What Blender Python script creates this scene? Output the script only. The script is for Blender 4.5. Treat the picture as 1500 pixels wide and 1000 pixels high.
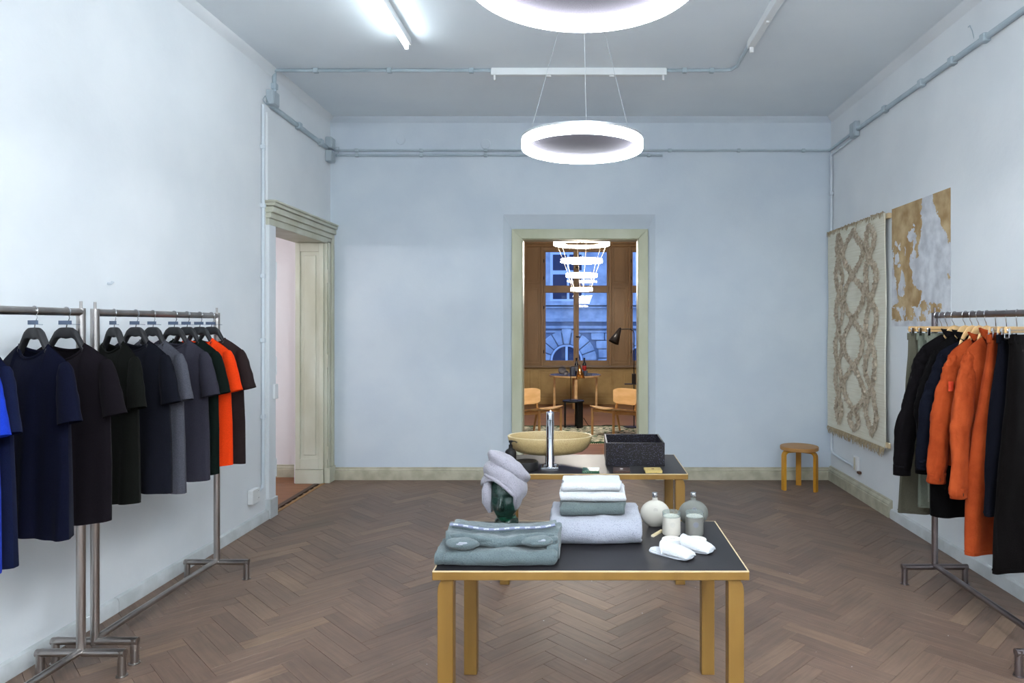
import bpy, bmesh, math, random
from mathutils import Vector, Matrix, noise as mnoise
PI = math.pi
random.seed(7)
sc = bpy.context.scene
for o in list(bpy.data.objects):
    bpy.data.objects.remove(o)

# ------------------------------------------------------------------ camera, world, exposure
F = 1000.0; PX = 853.0; PY = 476.0; EYE = 1.68
cam = bpy.data.cameras.new('camera'); cam.lens = 24.0; cam.sensor_width = 36.0
cam.shift_x = -103.0 / 1500.0; cam.shift_y = -24.0 / 1500.0
cam.clip_start = 0.05; cam.clip_end = 300
co = bpy.data.objects.new('camera', cam); sc.collection.objects.link(co)
co.location = (0, 0, EYE); co.rotation_euler = (PI / 2, 0, 0)
sc.camera = co
w = bpy.data.worlds.new('world'); sc.world = w; w.use_nodes = True
w.node_tree.nodes['Background'].inputs[0].default_value = (0.22, 0.42, 1.0, 1)
w.node_tree.nodes['Background'].inputs[1].default_value = 1.0
sc.view_settings.view_transform = 'Standard'
sc.view_settings.look = 'None'
sc.view_settings.gamma = 1.0
sc.view_settings.use_curve_mapping = False
sc.view_settings.exposure = 1.32
RING_L, TUBE_L, CHAND_L, SIDE_W = 20.0, 60.0, 27.0, 17.0
TUBE_FRONT, TUBE_RIGHT = 13.0, 300.0

# ------------------------------------------------------------------ helpers
def S(r, g, b):
    def f(c):
        c /= 255.0
        return c / 12.92 if c <= 0.04045 else ((c + 0.055) / 1.055) ** 2.4
    return (f(r), f(g), f(b), 1.0)

def mul(c, k):
    return (min(c[0] * k, 1), min(c[1] * k, 1), min(c[2] * k, 1), 1)

def M(name, col, rough=0.5, metal=0.0, col2=None, ns=6.0, nd=4.0, stretch=(1, 1, 1), bump=0.0, bs=80.0, sheen=0.0,
      trans=0.0, emit=None, es=0.0, spec=0.5, contrast=(0.35, 0.65), coord='Object', ior=1.45, sss=0.0, coat=0.0):
    m = bpy.data.materials.new(name); m.use_nodes = True
    nt = m.node_tree; N = nt.nodes; L = nt.links
    b = N['Principled BSDF']
    b.inputs['Base Color'].default_value = col
    b.inputs['Roughness'].default_value = rough
    b.inputs['Metallic'].default_value = metal
    b.inputs['Specular IOR Level'].default_value = spec
    b.inputs['Transmission Weight'].default_value = trans
    b.inputs['IOR'].default_value = ior
    b.inputs['Coat Weight'].default_value = coat
    if sheen:
        b.inputs['Sheen Weight'].default_value = sheen
        b.inputs['Sheen Roughness'].default_value = 0.4
    if sss:
        b.inputs['Subsurface Weight'].default_value = sss
        b.inputs['Subsurface Radius'].default_value = (0.02, 0.02, 0.02)
    if emit:
        b.inputs['Emission Color'].default_value = emit
        b.inputs['Emission Strength'].default_value = es
    if col2 is not None or bump:
        tc = N.new('ShaderNodeTexCoord'); mp = N.new('ShaderNodeMapping')
        mp.inputs['Scale'].default_value = stretch
        L.new(tc.outputs[coord], mp.inputs['Vector'])
    if col2 is not None:
        n = N.new('ShaderNodeTexNoise'); n.inputs['Scale'].default_value = ns; n.inputs['Detail'].default_value = nd
        L.new(mp.outputs[0], n.inputs['Vector'])
        r = N.new('ShaderNodeValToRGB')
        r.color_ramp.elements[0].position = contrast[0]; r.color_ramp.elements[1].position = contrast[1]
        r.color_ramp.elements[0].color = col; r.color_ramp.elements[1].color = col2
        L.new(n.outputs['Fac'], r.inputs[0]); L.new(r.outputs[0], b.inputs['Base Color'])
    if bump:
        n2 = N.new('ShaderNodeTexNoise'); n2.inputs['Scale'].default_value = bs; n2.inputs['Detail'].default_value = 3
        L.new(mp.outputs[0], n2.inputs['Vector'])
        bp = N.new('ShaderNodeBump'); bp.inputs['Strength'].default_value = bump; bp.inputs['Distance'].default_value = 0.01
        L.new(n2.outputs['Fac'], bp.inputs['Height']); L.new(bp.outputs[0], b.inputs['Normal'])
    return m

def glass_pane(name, tint=(0.95, 0.97, 1, 1)):
    m = bpy.data.materials.new(name); m.use_nodes = True
    nt = m.node_tree; N = nt.nodes; L = nt.links; N.clear()
    out = N.new('ShaderNodeOutputMaterial'); mx = N.new('ShaderNodeMixShader'); fr = N.new('ShaderNodeFresnel')
    tr = N.new('ShaderNodeBsdfTransparent'); gl = N.new('ShaderNodeBsdfGlossy')
    fr.inputs[0].default_value = 1.5; gl.inputs['Roughness'].default_value = 0.0
    tr.inputs[0].default_value = tint
    L.new(fr.outputs[0], mx.inputs[0]); L.new(tr.outputs[0], mx.inputs[1]); L.new(gl.outputs[0], mx.inputs[2])
    L.new(mx.outputs[0], out.inputs[0])
    return m

class MB:
    def __init__(s):
        s.v = []; s.f = []; s.uv = None
    def add(s, vs, fs):
        o = len(s.v); s.v += [tuple(p) for p in vs]; s.f += [tuple(i + o for i in f) for f in fs]; return s
    def box(s, x0, x1, y0, y1, z0, z1):
        return s.hexa([(x0, y0, z0), (x1, y0, z0), (x1, y1, z0), (x0, y1, z0), (x0, y0, z1), (x1, y0, z1), (x1, y1, z1), (x0, y1, z1)])
    def cbox(s, c, d, rz=0.0, rx=0.0, ry=0.0):
        R = Matrix.Rotation(rz, 3, 'Z') @ Matrix.Rotation(ry, 3, 'Y') @ Matrix.Rotation(rx, 3, 'X')
        q = []
        for z in (-.5, .5):
            for x, y in ((-.5, -.5), (.5, -.5), (.5, .5), (-.5, .5)):
                q.append(tuple(Vector(c) + R @ Vector((x * d[0], y * d[1], z * d[2]))))
        return s.hexa(q)
    def hexa(s, q):
        return s.add(q, [(0, 3, 2, 1), (4, 5, 6, 7), (0, 1, 5, 4), (1, 2, 6, 5), (2, 3, 7, 6), (3, 0, 4, 7)])
    def prism(s, poly, h0, h1, axis='z'):
        n = len(poly)
        def P(a, b, h):
            return (a, b, h) if axis == 'z' else ((a, h, b) if axis == 'y' else (h, a, b))
        vs = [P(a, b, h0) for a, b in poly] + [P(a, b, h1) for a, b in poly]
        fs = [tuple(range(n))[::-1], tuple(range(n, 2 * n))] + [(i, (i + 1) % n, n + (i + 1) % n, n + i) for i in range(n)]
        return s.add(vs, fs)
    def tube(s, path, r, seg=10, caps=True, flat=1.0, up=None, closed=False):
        P = [Vector(p) for p in path]; n = len(P)
        rs = r if isinstance(r, (list, tuple)) else [r] * n
        vs = []; prevN = None
        for i in range(n):
            if closed:
                t = (P[(i + 1) % n] - P[i - 1]).normalized()
            else:
                t = (P[min(i + 1, n - 1)] - P[max(i - 1, 0)])
                t = t.normalized() if t.length > 1e-9 else Vector((0, 0, 1))
            if prevN is None:
                ref = Vector(up) if up else (Vector((0, 0, 1)) if abs(t.z) < 0.9 else Vector((0, 1, 0)))
                nn = (ref - t * ref.dot(t)).normalized()
            else:
                nn = (prevN - t * prevN.dot(t))
                nn = nn.normalized() if nn.length > 1e-6 else prevN
            prevN = nn; bb = t.cross(nn)
            for k in range(seg):
                a = 2 * PI * k / seg
                vs.append(tuple(P[i] + (nn * math.cos(a) * flat + bb * math.sin(a)) * rs[i]))
        fs = []
        for i in range(n if closed else n - 1):
            j = (i + 1) % n
            for k in range(seg):
                fs.append((i * seg + k, i * seg + (k + 1) % seg, j * seg + (k + 1) % seg, j * seg + k))
        if caps and not closed:
            fs.append(tuple(range(seg))[::-1]); fs.append(tuple(range((n - 1) * seg, n * seg)))
        return s.add(vs, fs)
    def lathe(s, prof, seg=32, c=(0, 0, 0), sx=1.0, sy=1.0, cap=True):
        vs = []; fs = []; n = len(prof)
        for r, z in prof:
            for k in range(seg):
                a = 2 * PI * k / seg
                vs.append((c[0] + r * sx * math.cos(a), c[1] + r * sy * math.sin(a), c[2] + z))
        for i in range(n - 1):
            for k in range(seg):
                fs.append((i * seg + k, i * seg + (k + 1) % seg, (i + 1) * seg + (k + 1) % seg, (i + 1) * seg + k))
        if cap and prof[0][0] > 1e-6: fs.append(tuple(range(seg))[::-1])
        if cap and prof[-1][0] > 1e-6: fs.append(tuple(range((n - 1) * seg, n * seg)))
        return s.add(vs, fs)
    def grid(s, fn, nu, nv, cu=False, cv=False):
        vs = []; fs = []
        for j in range(nv + (0 if cv else 1)):
            for i in range(nu + (0 if cu else 1)):
                vs.append(tuple(fn(i / nu, j / nv)))
        W = nu + (0 if cu else 1); H = nv + (0 if cv else 1)
        for j in range(nv):
            for i in range(nu):
                a = j * W + i; b = j * W + (i + 1) % W; c = ((j + 1) % H) * W + (i + 1) % W; d = ((j + 1) % H) * W + i
                fs.append((a, b, c, d))
        return s.add(vs, fs)
    def xform(s, fn):
        s.v = [tuple(fn(Vector(p))) for p in s.v]; return s
    def mesh(s, name, smooth=35, weld=False):
        me = bpy.data.meshes.new(name); me.from_pydata(s.v, [], s.f)
        if weld:
            bm = bmesh.new(); bm.from_mesh(me)
            bmesh.ops.remove_doubles(bm, verts=bm.verts, dist=1e-5)
            bmesh.ops.recalc_face_normals(bm, faces=bm.faces); bm.to_mesh(me); bm.free()
        if smooth:
            me.shade_smooth(); me.set_sharp_from_angle(angle=math.radians(smooth))
        me.update()
        return me

def link(o, parent=None):
    sc.collection.objects.link(o)
    if parent is not None: o.parent = parent
    return o
def obj(name, mb, mat, parent=None, smooth=35, bevel=0.0, weld=False, label=None, bseg=2):
    me = mb if isinstance(mb, bpy.types.Mesh) else mb.mesh(name, smooth, weld)
    if mat is not None and len(me.materials) == 0: me.materials.append(mat)
    o = bpy.data.objects.new(name, me); link(o, parent)
    if bevel:
        md = o.modifiers.new('bevel', 'BEVEL'); md.width = bevel; md.segments = bseg; md.limit_method = 'ANGLE'
        md.angle_limit = math.radians(40)
    if label: o['label'] = label
    return o
def tag(o, label, cat, group=None):
    o['label'] = label; o['category'] = cat
    if group: o['group'] = group
    return o
def thing(name, label, cat, loc=(0, 0, 0), rz=0.0, group=None):
    o = bpy.data.objects.new(name, None); link(o); o.empty_display_size = 0.1
    o.location = loc; o.rotation_euler = (0, 0, rz)
    return tag(o, label, cat, group)
def struct(name, mb, mat, parent=None, **k):
    o = obj(name, mb, mat, parent, **k)
    if parent is None: o['kind'] = 'structure'
    return o
def kids(o): return list(o.children)
def dup(root, loc, rz, label, group=None):
    r = root.copy(); link(r); r.location = loc; r.rotation_euler = (0, 0, rz); r['label'] = label
    if group: r['group'] = group
    for ch in kids(root):
        c = ch.copy(); link(c, r)
        for g in kids(ch):
            d = g.copy(); link(d, c)
    return r
def wpos(px, py, z):           # point on the plane z seen at a pixel
    y = F * (EYE - z) / (py - PY)
    return ((px - PX) * y / F, y, z)

# ------------------------------------------------------------------ materials
plaster = M('white_plaster', S(225, 229, 232), 0.7, col2=S(217, 222, 226), ns=1.7, bump=0.12, bs=22)
plaster_back = M('white_plaster_blue', S(209, 219, 228), 0.7, col2=S(201, 212, 223), ns=2.1, bump=0.10, bs=26)
ceil_m = M('ceiling_paint', S(236, 244, 249), 0.8, col2=S(228, 237, 244), ns=0.9, bump=0.10, bs=14)
pinkwall = M('pale_pink_plaster', S(230, 227, 230), 0.8, bump=0.1, bs=25)
cream = M('cream_paint', S(202, 203, 188), 0.5, col2=S(187, 186, 166), ns=4, stretch=(1, 1, .35), bump=0.08, bs=40)
casing_m = M('sage_cream_paint', S(199, 201, 178), 0.45, col2=S(182, 184, 156), ns=3.5, stretch=(1, 1, .4), bump=0.06, bs=50)
skirt_cream = M('worn_cream_skirting', S(190, 186, 166), 0.5, col2=S(168, 164, 144), ns=9, bump=0.1, bs=60)
skirt_white = M('white_skirting', S(205, 209, 211), 0.55, col2=S(186, 191, 192), ns=7, bump=0.1, bs=40)
pipe_m = M('grey_pipe_paint', S(178, 192, 200), 0.4, col2=S(164, 180, 190), ns=5)
pipe_w = M('white_pipe_paint', S(205, 213, 220), 0.45)
box_m = M('grey_junction_paint', S(168, 180, 188), 0.5)
white_enamel = M('white_enamel', S(228, 232, 234), 0.4)
white_plastic = M('white_plastic', S(226, 228, 228), 0.35)
dark_slot = M('dark_slot', S(40, 38, 38), 0.6)
birch = M('birch_honey', S(142, 108, 53), 0.4, col2=S(122, 90, 39), ns=5, stretch=(1, 1, .25), bump=0.03, bs=60)
birch_edge = M('pale_birch_edge', S(210, 188, 150), 0.45)
linoleum = M('black_linoleum', S(31, 29, 32), 0.42, col2=S(38, 36, 39), ns=8, spec=.35)
stool_top = M('birch_stool_top', S(186, 140, 84), 0.45, col2=S(170, 122, 66), ns=4, stretch=(.3, 3, 1))
stool_leg = M('birch_stool_leg', S(200, 144, 40), 0.4, col2=S(180, 124, 30), ns=5, stretch=(1, 1, .25))
steel = M('raw_steel_tube', S(184, 179, 176), 0.28, 1.0, col2=S(154, 149, 146), ns=5, stretch=(1, 1, .3))
steel_dark = M('dark_steel_tube', S(150, 142, 144), 0.34, 1.0, col2=S(124, 116, 118), ns=5)
chrome = M('chrome', S(196, 200, 206), 0.05, 1.0)
chrome2 = M('satin_chrome', S(190, 192, 195), 0.22, 1.0)
black_plastic = M('black_hanger_plastic', S(27, 27, 30), 0.5)
tag_m = M('slate_tag', S(84, 98, 122), 0.6)
beech = M('beech_hanger', S(222, 186, 134), 0.45, col2=S(206, 166, 112), ns=6, stretch=(.3, 1, 1))
bm_black = M('matte_black', S(23, 22, 23), 0.5, spec=.35)
black_metal = M('black_metal', S(34, 30, 30), 0.4, 0.3)

def cloth(name, col, k2=0.82, ns=260.0, bump=0.25, sheen=0.03, bs=500):
    return M(name, col, 0.9, col2=mul(col, k2), ns=ns, nd=2, bump=bump, bs=bs, sheen=sheen, spec=0.0)
def terry(name, col, k2=0.72):
    return M(name, col, 0.95, col2=mul(col, k2), ns=210, nd=3, bump=.5, bs=230, sheen=0.3, spec=0.1, contrast=(0.60, 0.36))

# ------------------------------------------------------------------ room shell
XL, XR, YB, ZC, YF = -2.743, 2.706, 7.43, 3.94, -5.2
# floors: a dark sub-floor with herringbone blocks laid on it
def plank_material():
    m = bpy.data.materials.new('oak_block'); m.use_nodes = True
    nt = m.node_tree; N = nt.nodes; L = nt.links; b = N['Principled BSDF']
    oi = N.new('ShaderNodeObjectInfo'); at = N.new('ShaderNodeAttribute'); at.attribute_name = 'tone'
    ad = N.new('ShaderNodeMath'); ad.operation = 'ADD'; fr = N.new('ShaderNodeMath'); fr.operation = 'FRACT'
    L.new(oi.outputs['Random'], ad.inputs[0]); L.new(at.outputs['Fac'], ad.inputs[1]); L.new(ad.outputs[0], fr.inputs[0])
    r = N.new('ShaderNodeValToRGB'); cr = r.color_ramp
    cols = [(0.0, S(117, 96, 82)), (0.3, S(125, 103, 88)), (0.6, S(130, 108, 92)), (0.9, S(135, 112, 95)), (0.985, S(145, 121, 100))]
    cr.elements[0].position = 0; cr.elements[0].color = cols[0][1]
    cr.elements[1].position = 1; cr.elements[1].color = S(145, 121, 100)
    for p, c in cols[1:]:
        e = cr.elements.new(p); e.color = c
    L.new(fr.outputs[0], r.inputs[0])
    uv = N.new('ShaderNodeUVMap'); mp = N.new('ShaderNodeMapping'); mp.inputs['Scale'].default_value = (3.5, 55, 1)
    cx = N.new('ShaderNodeCombineXYZ'); m10 = N.new('ShaderNodeMath'); m10.operation = 'MULTIPLY'; m10.inputs[1].default_value = 37.0
    L.new(fr.outputs[0], m10.inputs[0]); L.new(m10.outputs[0], cx.inputs[0]); L.new(m10.outputs[0], cx.inputs[2])
    va = N.new('ShaderNodeVectorMath'); va.operation = 'ADD'
    L.new(uv.outputs[0], mp.inputs['Vector']); L.new(mp.outputs[0], va.inputs[0]); L.new(cx.outputs[0], va.inputs[1])
    n = N.new('ShaderNodeTexNoise'); n.inputs['Scale'].default_value = 1.0; n.inputs['Detail'].default_value = 5; n.inputs['Distortion'].default_value = 0.6
    L.new(va.outputs[0], n.inputs['Vector'])
    mx = N.new('ShaderNodeMix'); mx.data_type = 'RGBA'; mx.blend_type = 'MULTIPLY'
    rr = N.new('ShaderNodeValToRGB'); rr.color_ramp.elements[0].position = 0.3; rr.color_ramp.elements[1].position = 0.62
    rr.color_ramp.elements[0].color = (0.76, 0.74, 0.73, 1); rr.color_ramp.elements[1].color = (1, 1, 1, 1)
    L.new(n.outputs['Fac'], rr.inputs[0]); mx.inputs[0].default_value = 1.0
    L.new(r.outputs[0], mx.inputs[6]); L.new(rr.outputs[0], mx.inputs[7])
    # worn, dusty patches over the whole floor
    ge = N.new('ShaderNodeNewGeometry'); n3 = N.new('ShaderNodeTexNoise'); n3.inputs['Scale'].default_value = 1.6; n3.inputs['Detail'].default_value = 8
    n3.inputs['Roughness'].default_value = 0.7
    L.new(ge.outputs['Position'], n3.inputs['Vector'])
    r3 = N.new('ShaderNodeValToRGB'); r3.color_ramp.elements[0].position = 0.36; r3.color_ramp.elements[1].position = 0.66
    r3.color_ramp.elements[0].color = (0.72, 0.70, 0.70, 1); r3.color_ramp.elements[1].color = (1.08, 1.06, 1.08, 1)
    L.new(n3.outputs['Fac'], r3.inputs[0])
    mx2 = N.new('ShaderNodeMix'); mx2.data_type = 'RGBA'; mx2.blend_type = 'MULTIPLY'; mx2.inputs[0].default_value = 1.0
    L.new(mx.outputs[2], mx2.inputs[6]); L.new(r3.outputs[0], mx2.inputs[7])
    # paint flecks
    vo = N.new('ShaderNodeTexNoise'); vo.inputs['Scale'].default_value = 38; vo.inputs['Detail'].default_value = 1
    L.new(ge.outputs['Position'], vo.inputs['Vector'])
    th = N.new('ShaderNodeValToRGB'); th.color_ramp.elements[0].position = 0.795; th.color_ramp.elements[1].position = 0.82
    L.new(vo.outputs['Fac'], th.inputs[0])
    mx3 = N.new('ShaderNodeMix'); mx3.data_type = 'RGBA'
    L.new(th.outputs[0], mx3.inputs[0]); L.new(mx2.outputs[2], mx3.inputs[6]); mx3.inputs[7].default_value = S(190, 190, 195)
    L.new(mx3.outputs[2], b.inputs['Base Color'])
    ro = N.new('ShaderNodeMapRange'); ro.inputs[3].default_value = 0.36; ro.inputs[4].default_value = 0.62
    L.new(n3.outputs['Fac'], ro.inputs[0]); L.new(ro.outputs[0], b.inputs['Roughness'])
    bp = N.new('ShaderNodeBump'); bp.inputs['Strength'].default_value = 0.12; bp.inputs['Distance'].default_value = 0.004
    L.new(n.outputs['Fac'], bp.inputs['Height']); L.new(bp.outputs[0], b.inputs['Normal'])
    return m
plank_m = plank_material()
subfloor_m = M('dark_joint', S(48, 37, 31), 0.8)
floor = struct('floor', MB().box(XL, XR, YF, 7.69, -0.08, -0.0135), subfloor_m)
PLL, PLW, GAP = 0.46, 0.097, 0.0015
def block_geo(l, wd, z0=-0.0135, z1=0.0, ch=0.0007):
    a, b = l / 2 - GAP / 2, wd / 2 - GAP / 2
    vs = []
    for (aa, bb, z) in ((a, b, z0), (a, b, z1 - ch), (a - ch, b - ch, z1)):
        vs += [(-aa, -bb, z), (aa, -bb, z), (aa, bb, z), (-aa, bb, z)]
    fs = []
    for k in (0, 4):
        for i in range(4): fs.append((k + i, k + (i + 1) % 4, k + 4 + (i + 1) % 4, k + 4 + i))
    fs.append((8, 9, 10, 11))
    return vs, fs
def plank_mesh(name, items):      # items: (cx, cy, angle, length, width, dz, tone)
    vs = []; fs = []; uvs = []; tones = []
    for cx_, cy_, an, l, wd, dz, tone in items:
        v, f = block_geo(l, wd); o = len(vs); ca, sa = math.cos(an), math.sin(an)
        vs += [(cx_ + x * ca - y * sa, cy_ + x * sa + y * ca, z + (dz if z > -0.01 else 0)) for x, y, z in v]
        for q in f:
            fs.append(tuple(i + o for i in q)); uvs += [(v[i][0], v[i][1]) for i in q]; tones += [tone] * len(q)
    me = bpy.data.meshes.new(name); me.from_pydata(vs, [], fs)
    ul = me.uv_layers.new(name='UVMap')
    ul.data.foreach_set('uv', [c for p in uvs for c in p])
    at = me.attributes.new('tone', 'FLOAT', 'CORNER'); at.data.foreach_set('value', tones)
    me.materials.append(plank_m); me.update()
    return me
ang = PI / 4
def pq(p, q):      # herringbone lattice to room; origin found from the joints in the picture
    return ((p - q) / math.sqrt(2) + HX, (p + q) / math.sqrt(2) + HY)
HX, HY = -1.82 + 0.069, 4.09
blocks = []
for k in range(-130, 131):
    for mm in range(-9, 10):
        p0, q0 = k * PLW + mm * PLL, k * PLW - mm * PLL
        h = (p0 + PLL / 2, q0 + PLW / 2, PI / 4)
        v_ = (p0 + PLL + PLW / 2, q0 + PLW - PLL / 2, -PI / 4)
        for (pp, qq, an) in (h, v_):
            x, y = pq(pp, qq)
            if XL - .3 < x < XR + .3 and YF < y < 7.66:
                blocks.append((x, y, an))
def shows(x, y):
    if y < 2.9: return False
    px = PX + F * x / y; py = PY + F * EYE / y
    return -60 < px < 1560 and py < 1050
def hidden(x, y):
    ax, ay = abs(x) , y
    return x < XL + 0.05 or x > XR - 0.05 or y > 7.4
near = sorted([b for b in blocks if shows(b[0], b[1]) and not hidden(b[0], b[1])], key=lambda b: b[1])[:300]
nset = set(near)
shared = plank_mesh('floor_block', [(0, 0, 0, PLL, PLW, 0, 0.0)])
rnd = random.Random(3)
for (x, y, an) in near:
    o = bpy.data.objects.new('floor_block', shared); link(o, floor)
    o.location = (x, y, rnd.uniform(-.0007, 0.0004)); o.rotation_euler = (rnd.uniform(-.0015, .0015), rnd.uniform(-.0015, .0015), an)
# clip the rest at the walls by leaving out blocks whose centre lies outside; edges run under walls and skirting
rest = [(x, y, an, PLL, PLW, rnd.uniform(-.0006, 0), rnd.random()) for (x, y, an) in blocks if (x, y, an) not in nset and XL - .12 < x < XR + .12]
fb = bpy.data.objects.new('floor_blocks', plank_mesh('floor_blocks', rest)); link(fb, floor); fb['kind'] = 'stuff'

# left wall with the side doorway
DY0, DY1, DZ, DT = 6.05, 7.257, 2.56, 0.30
wl = struct('wall_left', MB().box(XL - DT, XL, YF, DY0, 0, ZC).box(XL - DT, XL, DY0, DY1, DZ, ZC).box(XL - DT, XL, DY1, YB + .1, 0, ZC), plaster)
wr = struct('wall_right', MB().box(XR, XR + .3, YF, YB + .1, 0, ZC), plaster)
struct('wall_front', MB().box(XL - .3, XR + .3, YF - .2, YF, 0, ZC), plaster)
struct('ceiling', MB().box(XL - .3, XR + .3, YF - .2, 7.69, ZC, ZC + .2), ceil_m)
# back wall with a splayed niche and a doorway
NX0, NX1, NZ = -.862, .796, 2.884
CX0, CX1, CZ, CY = -.7725, .720, 2.730, 7.50
OX0, OX1, OZ = -.660, .615, 2.625
YW = 7.70        # far face of that wall
WB = MB()
WB.prism([(XL - .3, YB), (NX0, YB), (CX0, CY), (OX0, CY), (OX0, YW), (XL - .3, YW)], 0, ZC)
WB.prism([(XR + .3, YB), (XR + .3, YW), (OX1, YW), (OX1, CY), (CX1, CY), (NX1, YB)], 0, ZC)
WB.hexa([(NX0, YB, NZ), (NX1, YB, NZ), (CX1, CY, CZ), (CX0, CY, CZ), (NX0, YB, ZC), (NX1, YB, ZC), (CX1, CY, ZC), (CX0, CY, ZC)])
WB.box(CX0, CX1, CY, YW, OZ, ZC)
wb = struct('wall_back', WB, plaster_back, smooth=0)
# door casing in the niche (mitred, four sticks) with a thin inner stop
door1 = struct('door_1', MB().box(OX0 - .012, OX0 + .006, CY - .01, YW, 0, OZ + .006).box(OX1 - .006, OX1 + .012, CY - .01, YW, 0, OZ + .006).box(OX0, OX1, CY - .01, YW, OZ - .006, OZ + .012), casing_m)
for a, b in ((CX0, OX0), (CX1, OX1)):
    obj('casing', MB().prism([(a, 0), (b, 0), (b, OZ), (a, CZ)], CY - .035, CY + .005, 'y'), casing_m, door1, bevel=.004)
obj('casing', MB().prism([(CX0, CZ), (OX0, OZ), (OX1, OZ), (CX1, CZ)], CY - .035, CY + .005, 'y'), casing_m, door1, bevel=.004)
# cove strips below the ceiling
struct('trim_1', MB().prism([(YB, ZC), (YB - .045, ZC), (YB - .03, ZC - .035), (YB, ZC - .06)], XL, XR, 'x'), plaster_back)
struct('trim_2', MB().prism([(XR, ZC), (XR - .05, ZC), (XR - .03, ZC - .035), (XR, ZC - .065)], YF, YB - .04, 'y'), plaster)
struct('trim_3', MB().prism([(XL, ZC), (XL + .05, ZC), (XL + .03, ZC - .035), (XL, ZC - .065)], YF, YB - .04, 'y'), plaster)

# skirtings: profiled cream ones at the back, low white ones along the sides
def skirting_profile():
    return [(0, 0), (.028, 0), (.028, .088), (.022, .094), (.026, .102), (.02, .116), (.012, .122), (.012, .132), (0, .135)]
sp = skirting_profile()
struct('baseboard_back', MB().prism([(YB - a, b) for a, b in sp], -2.69, NX0, 'x').prism([(YB - a, b) for a, b in sp], NX1, XR, 'x'), skirt_cream)
struct('baseboard_right', MB().prism([(XR - a * 1.4, b * 1.12) for a, b in sp], 5.95, YB, 'y'), skirt_cream)
low = [(0, 0), (.03, 0), (.03, .06), (.022, .078), (0, .085)]
struct('trim_4', MB().prism([(XR - a, b) for a, b in low], YF, 5.94, 'y'), skirt_white)
bl = struct('baseboard_left', MB().prism([(XL + a, b) for a, b in low], 4.0, DY0 - .12, 'y'), skirt_white)
obj('skirting_board', MB().prism([(XL + a, b) for a, b in low], YF, 3.995, 'y'), skirt_white, bl)
obj('skirting_board', MB().prism([(XR - .002 - a * .7, b * .95) for a, b in low], 5.80, 5.945, 'y'), M('bare_red_wood', S(140, 96, 84), .7), bl)

# side doorway: casing, head moulding, panelled reveal, hinges
door2 = struct('door_2', MB().box(XL - .012, XL + .03, DY1, DY1 + .165, 0, DZ + .02), cream, bevel=.004)
obj('casing', MB().box(XL + .03, XL + .045, DY1 + .02, DY1 + .05, .16, DZ), cream, door2, bevel=.004)
obj('casing', MB().box(XL + .03, XL + .05, DY1 + .11, DY1 + .165, .16, DZ + .1), cream, door2, bevel=.006)
obj('plinth', MB().box(XL - .014, XL + .06, DY1 - .005, DY1 + .17, 0, .16), cream, door2, bevel=.004)
obj('casing', MB().box(XL - .012, XL + .028, DY0 - .13, DY0, 0, DZ + .02), plaster, door2, bevel=.004)
obj('plinth', MB().box(XL - .014, XL + .045, DY0 - .14, DY0 + .004, 0, .17), skirt_white, door2, bevel=.004)
hd = MB()
for i, (a, z0, z1) in enumerate([(.03, DZ - .01, DZ + .05), (.045, DZ + .05, DZ + .10), (.07, DZ + .10, DZ + .15), (.085, DZ + .155, DZ + .185), (.10, DZ + .185, DZ + .205)]):
    hd.box(XL - .01, XL + a, DY0 - .13 - a * .2, DY1 + .165, z0, z1)
obj('head_moulding', hd, cream, door2, bevel=.006)
rv = MB().box(XL - DT - .006, XL + .001, DY1 - .005, DY1 + .004, 0, DZ).box(XL - DT - .006, XL + .001, DY0 - .004, DY0 + .004, 0, DZ).box(XL - DT - .006, XL + .001, DY0, DY1, DZ - .005, DZ + .004)
obj('reveal', rv, cream, door2)
xa, xb = XL - DT + .05, XL - .05
fr = MB()
fr.box(XL - DT, xa, DY1 - .022, DY1 - .004, .15, DZ - .01).box(xb, XL - .002, DY1 - .022, DY1 - .004, .15, DZ - .01)
fr.box(xa, xb, DY1 - .022, DY1 - .004, DZ - .10, DZ - .01).box(xa, xb, DY1 - .022, DY1 - .004, .15, .26)
obj('reveal_frame', fr, cream, door2, bevel=.003)
obj('raised_panel', MB().box(xa + .035, xb - .035, DY1 - .016, DY1 - .004, .30, DZ - .14), cream, door2, bevel=.006)
obj('plinth', MB().box(XL - DT, XL - .002, DY1 - .03, DY1 - .004, 0, .145), cream, door2, bevel=.003)
for z in (.32, 1.30, 2.20):
    obj('hinge', MB().tube([(XL + .035, DY1 + .004, z - .07), (XL + .035, DY1 + .004, z + .07)], .009, 10).box(XL + .028, XL + .033, DY1 - .005, DY1 + .03, z - .05, z + .05), cream, door2)
for z in (.42, 1.32, 2.16):
    obj('hinge', MB().tube([(XL + .02, DY0 + .012, z - .08), (XL + .02, DY0 + .012, z + .08)], .010, 10), white_enamel, door2)
obj('lock_plate', MB().box(XL + .026, XL + .045, DY0 - .06, DY0 + .01, 1.03, 1.16), white_enamel, door2, bevel=.004)
obj('threshold', MB().box(XL - .02, XL + .012, DY0, DY1, -.012, .004), M('oak_threshold', S(150, 112, 66), .5), door2)
obj('threshold', MB().box(XL - .10, XL - .05, DY0, DY1, -.012, .003), M('dark_threshold', S(72, 50, 38), .5), door2)
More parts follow.
